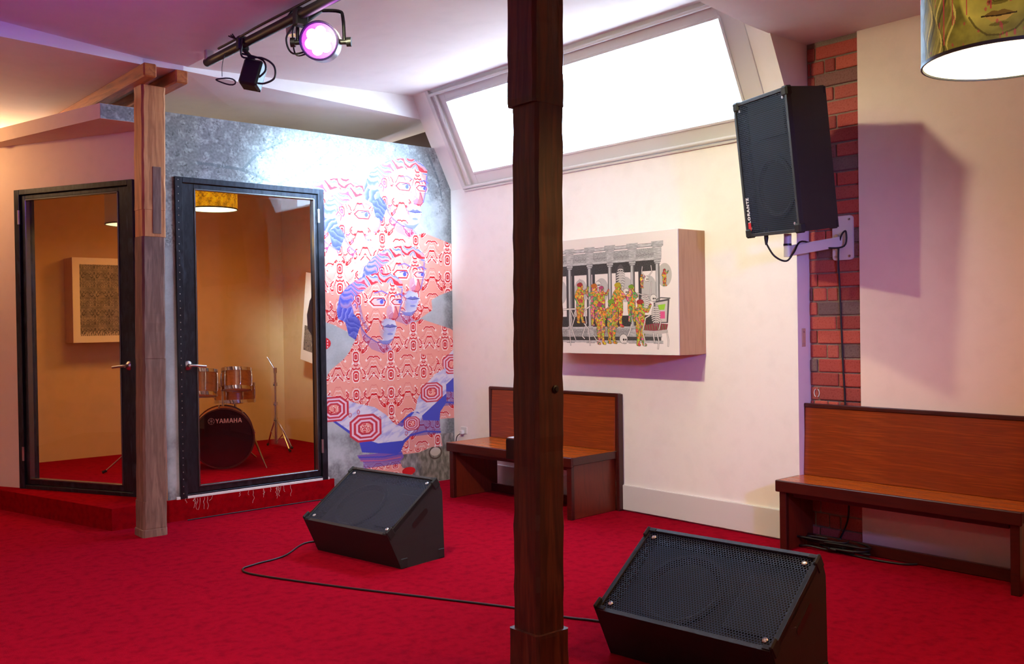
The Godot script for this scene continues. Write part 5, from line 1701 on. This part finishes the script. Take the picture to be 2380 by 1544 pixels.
func face_print() -> ImageTexture:
	# wraps the shade: 1.69 m round, 0.5 m high; the lips sit a little left of the middle
	var k := 610.0
	var p := Paint.new(1024, 305, Color(0.55, 0.54, 0.22))
	for y in p.h:
		for x in p.w:
			var n := fn.get_noise_2d(x * 0.8, y * 0.8)
			var c := Color(0.58, 0.57, 0.22).lerp(Color(0.36, 0.36, 0.14), clampf(0.4 + n, 0, 1))
			if x < 320:
				c = Color(0.52, 0.62, 0.68).lerp(Color(0.36, 0.44, 0.50), clampf(0.5 + n * 1.4, 0, 1))
			p.put(x, y, c)
	for j in 3:
		var x := 300.0 - j * 26
		p.stroke([Vector2(x, 0), Vector2(x + 4, 120 + j * 30)], 20 - j * 4, Color(0.84, 0.44, 0.52))
		p.oval(Vector2(x + 4, 125 + j * 30), 10 - j * 2, 16, Color(0.84, 0.44, 0.52))
	# wavy hair on both sides of the face
	for side in [-1.0, 1.0]:
		for j in 12:
			var pts := []
			for q in 40:
				var yy := q * 8.0
				pts.append(Vector2(497 + side * (76.0 + j * 8.0 + yy * 0.06) + sin(yy * 0.06 + j * 0.9) * 9.0, yy))
			p.stroke(pts, 5.0, Color(0.78, 0.76, 0.40).lerp(Color(0.30, 0.30, 0.10), ((j * 5) % 4) / 3.0))
	# face: lit cheek and chin
	var F := func(x: float, y: float) -> Vector2: return Vector2(497 + (x - 500) * 0.66, 252 + (y - 148) * 0.66)
	for y in p.h:
		for x in range(415, 580):
			var u := (x - 497.0) / 74.0
			var v := (y - 200.0) / 88.0
			var d := u * u + v * v
			if d < 1.0:
				var l := clampf(0.72 - u * 0.25 - maxf(v - 0.55, 0.0) * 1.1 + fn.get_noise_2d(x * 0.7, y * 0.7) * 0.25, 0.0, 1.0)
				var c := Color(0.34, 0.33, 0.11).lerp(Color(0.80, 0.78, 0.36), l)
				c.a = clampf((1.0 - d) * 6.0, 0.0, 1.0)
				p.put(x, y, c)
	p.stroke([F.call(420, 140), F.call(440, 175), F.call(470, 203), F.call(505, 208), F.call(545, 196), F.call(578, 160)], 3.5, Color(0.30, 0.28, 0.10, 0.7))
	# nose, lips, chin dimple, eyes
	p.stroke([F.call(488, 30), F.call(478, 96), F.call(492, 110), F.call(522, 108)], 3, Color(0.36, 0.34, 0.12))
	p.oval(F.call(500, 113), 17, 4, Color(0.36, 0.34, 0.12, 0.7))
	p.oval(F.call(478, 108), 4, 2.5, Color(0.24, 0.22, 0.08))
	p.oval(F.call(520, 108), 4, 2.5, Color(0.24, 0.22, 0.08))
	p.poly([F.call(458, 147), F.call(486, 135), F.call(500, 139), F.call(514, 135), F.call(546, 149), F.call(500, 152)], Color(0.46, 0.38, 0.16))
	p.poly([F.call(462, 149), F.call(500, 153), F.call(542, 151), F.call(520, 168), F.call(482, 167)], Color(0.72, 0.62, 0.30))
	p.stroke([F.call(456, 147), F.call(500, 152), F.call(548, 149)], 2.5, Color(0.20, 0.16, 0.06))
	p.oval(F.call(502, 176), 17, 3.5, Color(0.38, 0.36, 0.13, 0.8))
	for e in [448, 548]:
		p.oval(F.call(e, 30), 14, 6, Color(0.84, 0.82, 0.52))
		p.oval(F.call(e, 30), 5, 5, Color(0.14, 0.13, 0.06))
		p.stroke([F.call(e - 24, 26), F.call(e, 20), F.call(e + 24, 28)], 3, Color(0.2, 0.18, 0.08))
		p.stroke([F.call(e - 30, 2), F.call(e, -8), F.call(e + 28, 2)], 4, Color(0.28, 0.25, 0.10))
	# red drips
	var rng := RandomNumberGenerator.new()
	rng.seed = 2
	for j in 44:
		var x := rng.randf_range(360, 1020)
		var y := rng.randf_range(0, 200)
		var e := minf(y + rng.randf_range(40, 150), 303.0)
		p.stroke([Vector2(x, y), Vector2(x + rng.randf_range(-1, 1), e)], rng.randf_range(1.5, 3.5), Color(0.74, 0.22, 0.30, 0.75))
	for j in 60:
		p.oval(Vector2(rng.randf_range(340, 1020), rng.randf_range(150, 300)), rng.randf_range(1.0, 2.5), rng.randf_range(2, 7), Color(0.72, 0.22, 0.30, 0.55))
	return p.tex(2)

func lit_shade(t: Texture2D, e: float) -> StandardMaterial3D:
	var m := mat(Color.WHITE, 0.6)
	m.albedo_texture = t
	m.emission_enabled = true
	m.emission_operator = BaseMaterial3D.EMISSION_OP_MULTIPLY
	m.emission = Color(1.0, 0.92, 0.75)
	m.emission_texture = t
	m.emission_energy_multiplier = e
	return m

func build_pendants():
	pendant("large drum pendant lamp printed with an olive face and red drips, near the camera", pendant_at, 0.268, 0.50, deg_to_rad(69.0), lit_shade(face_print(), 0.48), 3.0, 3.13, Color(1.0, 0.93, 0.76))
	var p := Paint.new(512, 140, Color(0.85, 0.62, 0.08))
	for y in p.h:
		for x in p.w:
			var n := fn.get_noise_2d(x * 2.0, y * 0.9)
			p.put(x, y, Color(0.95, 0.74, 0.10).lerp(Color(0.42, 0.28, 0.02), clampf(0.75 - tone(x * 2, y * 2) * 0.7 + n * 0.6, 0, 1)))
	pendant("yellow ornamented drum lamp inside the practice room, seen through the mural door", booth_lamp_a, 0.22, 0.26, 0.4, lit_shade(p.tex(), 0.7), 3.0, 2.80, Color(1.0, 0.93, 0.72))
	var q := Paint.new(64, 64, Color(0.72, 0.56, 0.40))
	pendant("plain beige drum lamp inside the practice room, seen through the left door", booth_lamp_b, 0.22, 0.34, 0.4, lit_shade(q.tex(), 0.08), 1.6, 2.80, Color(1.0, 0.90, 0.66))
	# lamp behind the camera that lights the near half of the room
	var r := Paint.new(64, 64, Color(0.60, 0.55, 0.40))
	pendant("plain drum lamp behind the camera", Vector3(6.4, 2.78, 6.6), 0.24, 0.3, 0.0, lit_shade(r.tex(), 0.2), 2.0, 3.36, Color(1.0, 0.92, 0.74))

# ------------------------------------------------------------------ drum kit in the practice room
const BFLOOR := 0.154

func drum(called: String, label: String, xf: Transform3D, r: float, h: float, shell: Material, head: Material, lugs: int) -> Node3D:
	# local y is the axis of the drum
	var t := thing(called, label, "drum")
	t.transform = xf
	var st := nb()
	lathe(st, [Vector2(r - 0.008, -h * 0.5), Vector2(r, -h * 0.5), Vector2(r, h * 0.5), Vector2(r - 0.008, h * 0.5)], 40)
	part("shell", st, shell, t)
	for s in [-1.0, 1.0]:
		st = nb()
		lathe(st, [Vector2(r - 0.002, s * h * 0.5 - 0.014), Vector2(r + 0.010, s * h * 0.5 - 0.014), Vector2(r + 0.010, s * h * 0.5 + 0.016), Vector2(r - 0.002, s * h * 0.5 + 0.016), Vector2(r - 0.002, s * h * 0.5 - 0.014)], 40)
		part("hoop", st, M.chrome if called != "bass_drum" else mat(col(74, 30, 22), 0.25), t)
		st = nb()
		lathe(st, disc_prof(r - 0.003, s * h * 0.5 - 0.002, s * h * 0.5 + 0.004, 0.001), 40)
		part("drum_head", st, head, t)
	for k in lugs:
		var a := TAU * (k + 0.5) / lugs
		var c := Vector3(cos(a), 0, sin(a))
		st = nb()
		tube(st, [c * (r + 0.012) - Vector3(0, h * 0.36, 0), c * (r + 0.014), c * (r + 0.012) + Vector3(0, h * 0.36, 0)], [0.006, 0.010, 0.006], 8)
		part("lug", st, M.chrome, t)
		for s in [-1.0, 1.0]:
			st = nb()
			tube(st, [c * (r + 0.008) + Vector3(0, s * h * 0.3, 0), c * (r + 0.008) + Vector3(0, s * (h * 0.5 + 0.02), 0)], 0.004, 6)
			part("tension_rod", st, M.chrome, t)
	return t

func stand(label: String, at: Vector3, feet: Array, top: float, boom: Vector3):
	var t := thing("cymbal_stand", label, "stand", at)
	var st := nb()
	tube(st, [Vector3(0, 0.05, 0), Vector3(0, 0.46, 0)], 0.016, 12)
	part("lower_tube", st, M.chrome, t)
	st = nb()
	tube(st, [Vector3(0, 0.46, 0), Vector3(0, top, 0)], 0.012, 12)
	part("upper_tube", st, M.chrome, t)
	for y in [0.30, 0.46, top * 0.82]:
		st = nb()
		tube(st, [Vector3(0, y - 0.018, 0), Vector3(0, y + 0.018, 0)], 0.022, 12)
		part("collar", st, M.chrome, t)
		st = nb()
		tube(st, [Vector3(-0.03, y + 0.004, -0.028), Vector3(0.04, y - 0.004, 0.036)], 0.007, 8)
		part("wing_bolt", st, M.chrome, t)
	st = nb()
	tube(st, [Vector3(0, top, 0), boom], 0.007, 8)
	part("boom", st, M.chrome, t)
	st = nb()
	tube(st, [Vector3(0, top - 0.03, 0), Vector3(0, top + 0.025, 0)], 0.018, 12)
	part("tilter", st, M.chrome, t)
	for f in feet:
		var e := Vector3(f.x, 0.014, f.y)
		var mid := Vector3(f.x * 0.55, 0.17, f.y * 0.55)
		st = nb()
		tube(st, [Vector3(f.x * 0.04, 0.31, f.y * 0.04), mid, e], 0.008, 8)
		var lg := part("leg", st, M.chrome, t)
		st = nb()
		tube(st, [Vector3(0, 0.07, 0), mid], 0.005, 6)
		part("brace", st, M.chrome, t)
		st = nb()
		tube(st, [e + Vector3(-f.x * 0.05, 0.012, -f.y * 0.05), e + Vector3(f.x * 0.04, -0.001, f.y * 0.04)], [0.012, 0.013], 8)
		part("rubber_foot", st, M.rubber, lg)

func build_drums():
	var face := Vector3(0.912, 0.0, 0.409)
	var kc := Vector3(-1.12, BFLOOR + 0.272, 1.690)
	var bd := drum("bass_drum", "dark fronted bass drum standing on the practice room carpet", Transform3D(along(kc - face * 0.19, face).basis, kc - face * 0.19), 0.258, 0.38, M.gold_wood, M.drum_head, 8)
	# maker's ring mark and name on the front head
	var side := Vector3.UP.cross(face).normalized()
	var inv := bd.transform.affine_inverse()
	var fb := Basis(side, Vector3.UP, face)
	var lettering := text_mesh("YAMAHA", 0.040, 0.002)
	inst("lettering", lettering, mat(col(206, 150, 138), 0.4), bd, inv * Transform3D(fb, kc + face * 0.006 + Vector3(0, 0.155, 0) + side * 0.048))
	var st := nb()
	lathe(st, [Vector2(0.024, 0), Vector2(0.028, 0), Vector2(0.028, 0.002), Vector2(0.024, 0.002), Vector2(0.024, 0)], 28, along(kc + face * 0.006 + Vector3(0, 0.155, 0) - side * 0.098, face))
	part("emblem_ring", st, mat(col(150, 120, 112), 0.4), bd, inv)
	for k in 3:
		st = nb()
		var o := kc + face * 0.007 + Vector3(0, 0.155, 0) - side * 0.098
		var a := PI / 2 + k * TAU / 6
		var v := side * cos(a) + Vector3.UP * sin(a)
		tube(st, [o - v * 0.022, o + v * 0.022], 0.002, 5)
		part("emblem_fork", st, mat(col(150, 120, 112), 0.4), bd, inv)
	for s in [-1.0, 1.0]:
		st = nb()
		var top: Vector3 = kc - face * 0.10 + side * s * 0.262 - Vector3(0, 0.02, 0)
		var foot: Vector3 = Vector3(kc.x, BFLOOR + 0.006, kc.z) + face * 0.10 + side * s * 0.36
		tube(st, [top, top.lerp(foot, 0.5), foot], [0.012, 0.008, 0.004], 8)
		part("spur_leg", st, M.chrome, bd, inv)
	st = nb()
	tube(st, [kc - face * 0.16 + Vector3(0, 0.27, 0), kc - face * 0.16 + Vector3(0, 0.52, 0)], 0.012, 10)
	part("tom_post", st, M.chrome, bd, inv)
	var tilt := Vector3(-0.16, 0.97, -0.10).normalized()
	drum("tom_drum", "small amber wooden tom drum on the right above the bass drum", along(Vector3(-1.16, 0.935, 1.54), tilt), 0.124, 0.165, M.gold_wood, M.board, 6)
	drum("tom_drum", "small amber wooden tom drum half hidden by the door stile", along(Vector3(-1.215, 0.915, 1.835), tilt), 0.124, 0.20, M.gold_wood, M.board, 6)
	drum("snare_drum", "shallow amber snare drum behind the toms", along(Vector3(-1.50, 0.790, 1.40), Vector3(-0.05, 1, -0.02)), 0.178, 0.15, M.gold_wood, M.board, 8)
	var ss := thing("snare_stand", "chrome tripod under the snare drum", "stand", Vector3(-1.50, BFLOOR + 0.006, 1.40))
	st = nb()
	tube(st, [Vector3(0, 0.05, 0), Vector3(0, 0.54, 0)], 0.012, 10)
	part("tube", st, M.chrome, ss)
	for k in 3:
		var a := TAU * k / 3 + 0.5
		st = nb()
		tube(st, [Vector3(0, 0.2, 0), Vector3(cos(a) * 0.2, 0.012, sin(a) * 0.2)], 0.008, 8)
		part("leg", st, M.chrome, ss)
		st = nb()
		tube(st, [Vector3(0, 0.53, 0), Vector3(cos(a) * 0.165, 0.548, sin(a) * 0.165)], 0.007, 8)
		part("basket_arm", st, M.chrome, ss)
	stand("chrome cymbal stand without a cymbal, right of the drums", Vector3(-1.985, BFLOOR + 0.006, 0.745), [Vector2(-0.30, -0.06), Vector2(0.32, 0.02), Vector2(0.14, -0.10)], 0.80, Vector3(-0.06, 0.93, 0.05))
	stand("chrome stand on the practice room carpet, seen through the left door", Vector3(-1.42, BFLOOR + 0.006, 2.20), [Vector2(-0.20, 0.34), Vector2(-0.25, 0.02), Vector2(0.3, -0.1)], 0.52, Vector3(-0.12, 0.46, 0.17))

# ------------------------------------------------------------------ small things
func build_small_things():
	var t := thing("floor_cable", "thin dark cable looping over the carpet between the two stage monitors", "cable")
	var st := nb()
	tube(st, curve([Vector3(1.50, 0.006, 2.02), Vector3(1.32, 0.006, 2.22), Vector3(1.54, 0.006, 2.505), Vector3(1.60, 0.006, 2.72), Vector3(1.66, 0.006, 2.83), Vector3(1.84, 0.006, 2.822), Vector3(2.394, 0.006, 2.60), Vector3(2.87, 0.006, 2.38), Vector3(3.29, 0.006, 2.19), Vector3(3.57, 0.006, 2.11), Vector3(3.75, 0.006, 2.03), Vector3(4.05, 0.006, 1.98)], 8), 0.0055, 7)
	part("cable", st, M.cable, t)
	t = thing("floor_cable", "thin cable along the foot of the carpeted step towards the mural", "cable")
	st = nb()
	tube(st, curve([Vector3(0.06, 0.005, 2.50), Vector3(0.05, 0.005, 2.0), Vector3(0.055, 0.005, 1.4), Vector3(0.12, 0.005, 0.9), Vector3(0.22, 0.005, 0.55)], 6), 0.004, 6)
	part("cable", st, M.cable, t)

	t = thing("speaker_cable", "black cable hanging from the wall speaker down the brick strip", "cable")
	st = nb()
	var plug := Vector3(3.62, 1.875, 0.48)
	tube(st, [plug + Vector3(0, 0.06, 0), plug, plug - Vector3(0, 0.04, 0)], [0.012, 0.013, 0.006], 10)
	part("plug", st, M.black, t)
	st = nb()
	tube(st, curve([plug - Vector3(0, 0.03, 0), Vector3(3.66, 1.77, 0.46), Vector3(3.70, 1.74, 0.40), Vector3(3.725, 1.79, 0.36), Vector3(3.71, 1.86, 0.25), Vector3(3.735, 1.83, 0.05), Vector3(3.80, 1.84, -0.07), Vector3(3.80, 1.93, -0.09), Vector3(3.77, 1.90, -0.085), Vector3(3.745, 1.80, -0.098), Vector3(3.738, 1.60, -0.120), Vector3(3.745, 1.40, -0.120), Vector3(3.755, 1.10, -0.120), Vector3(3.765, 0.90, -0.120), Vector3(3.77, 0.5, -0.117), Vector3(3.785, 0.2, -0.112), Vector3(3.72, 0.02, -0.10)], 6), 0.0055, 7)
	part("cable", st, M.cable, t)

	t = thing("cable_heap", "heap of black cables on the carpet under the larger bench", "cables", Vector3(3.72, 0, 0.04))
	var rng := RandomNumberGenerator.new()
	rng.seed = 8
	for k in 7:
		st = nb()
		var pts := []
		var n := 12
		var rx := rng.randf_range(0.10, 0.22)
		var rz := rng.randf_range(0.04, 0.08)
		var ox := rng.randf_range(-0.10, 0.14)
		for i in n:
			var a := TAU * i / (n - 1) * rng.randf_range(0.9, 1.1) + k
			pts.append(Vector3(ox + cos(a) * rx, 0.009 + k * 0.009 + rng.randf_range(0, 0.012), sin(a) * rz + rng.randf_range(-0.01, 0.01)))
		tube(st, curve(pts, 4), 0.0065, 6)
		part("coil", st, M.cable, t)
	st = nb()
	tube(st, curve([Vector3(0.1, 0.01, 0.02), Vector3(0.3, 0.008, 0.05), Vector3(0.48, 0.008, 0.03), Vector3(0.55, 0.008, -0.03)], 5), 0.006, 6)
	part("cable_end", st, M.cable, t)

	t = thing("power_socket", "white wall socket with a plug, above the left end of the smaller bench", "socket")
	part("plate", bx(Vector3(0.147, 0.450, 0.005), Vector3(0.085, 0.06, 0.010), 0.003), M.white_gloss, t)
	part("plug", bx(Vector3(0.140, 0.435, 0.026), Vector3(0.042, 0.036, 0.034), 0.006), M.white_gloss, t)
	st = nb()
	tube(st, curve([Vector3(0.140, 0.425, 0.035), Vector3(0.090, 0.395, 0.04), Vector3(0.060, 0.335, 0.03), Vector3(0.055, 0.2, 0.015), Vector3(0.05, 0.03, 0.028)], 6), 0.004, 6)
	part("flex", st, M.cable, t)

	t = thing("junction_box", "small black box with a pale top on the far side of the dark post", "box")
	part("casing", bx(Vector3(3.925, 0.895, 2.708), Vector3(0.075, 0.088, 0.05), 0.005), M.black, t)
	part("lid", bx(Vector3(3.925, 0.941, 2.708), Vector3(0.06, 0.005, 0.042), 0.001), M.white_metal, t)

	t = thing("wall_light", "round cream wall light on the bulkhead above the left door", "lamp")
	var at := Vector3(-1.50, 2.912, 3.425)
	var o := Vector3(0.2368, 0, 0.9716)
	st = nb()
	lathe(st, [Vector2(0.062, -0.01), Vector2(0.062, 0.012), Vector2(0.054, 0.024), Vector2(0.040, 0.030), Vector2(0.036, 0.022), Vector2(0.0, 0.022)], 28, along(at, o))
	part("cap", st, mat(col(224, 206, 170), 0.4), t)
	t = thing("corner_lamp", "warm wall lamp on the far left side wall, outside the picture", "lamp")
	st = nb()
	lathe(st, [Vector2(0, -0.06), Vector2(0.05, -0.04), Vector2(0.06, 0.0), Vector2(0.05, 0.04), Vector2(0, 0.06)], 20, Transform3D(Basis.IDENTITY, Vector3(-1.75, 2.90, 4.25)))
	part("bulb", st, emit(Color(1.0, 0.8, 0.5), 2.0), t)
	t = thing("booth_top_bulb", "warm bulb lying on the roof of the practice room, outside the picture", "bulb")
	st = nb()
	lathe(st, [Vector2(0, -0.05), Vector2(0.03, -0.035), Vector2(0.035, 0.0), Vector2(0.02, 0.035), Vector2(0, 0.045)], 18, Transform3D(Basis.IDENTITY, Vector3(-2.5, 3.03, 3.3)))
	part("bulb", st, emit(Color(1.0, 0.8, 0.5), 2.0), t)
	t = thing("cover_plate", "small beige cover plate on the edge of the plaster beside the brick strip", "plate")
	part("plate", bx(Vector3(3.522, 1.285, -0.062), Vector3(0.006, 0.115, 0.04), 0.002), mat(col(206, 176, 150), 0.5), t)
	for y in [1.25, 1.32]:
		st = nb()
		lathe(st, [Vector2(0.005, 0), Vector2(0.004, 0.002), Vector2(0, 0.003)], 10, along(Vector3(3.525, y, -0.062), Vector3.RIGHT))
		part("screw", st, M.screw, t)
	t = thing("ceiling_hook", "tiny dark hook on the ceiling above the roof window, right of the dark post", "hook")
	st = nb()
	tube(st, curve([Vector3(1.93, 3.425, 0.50), Vector3(1.93, 3.375, 0.50), Vector3(1.95, 3.365, 0.50), Vector3(1.96, 3.38, 0.50)], 4), 0.004, 6)
	part("hook", st, M.brushed, t)
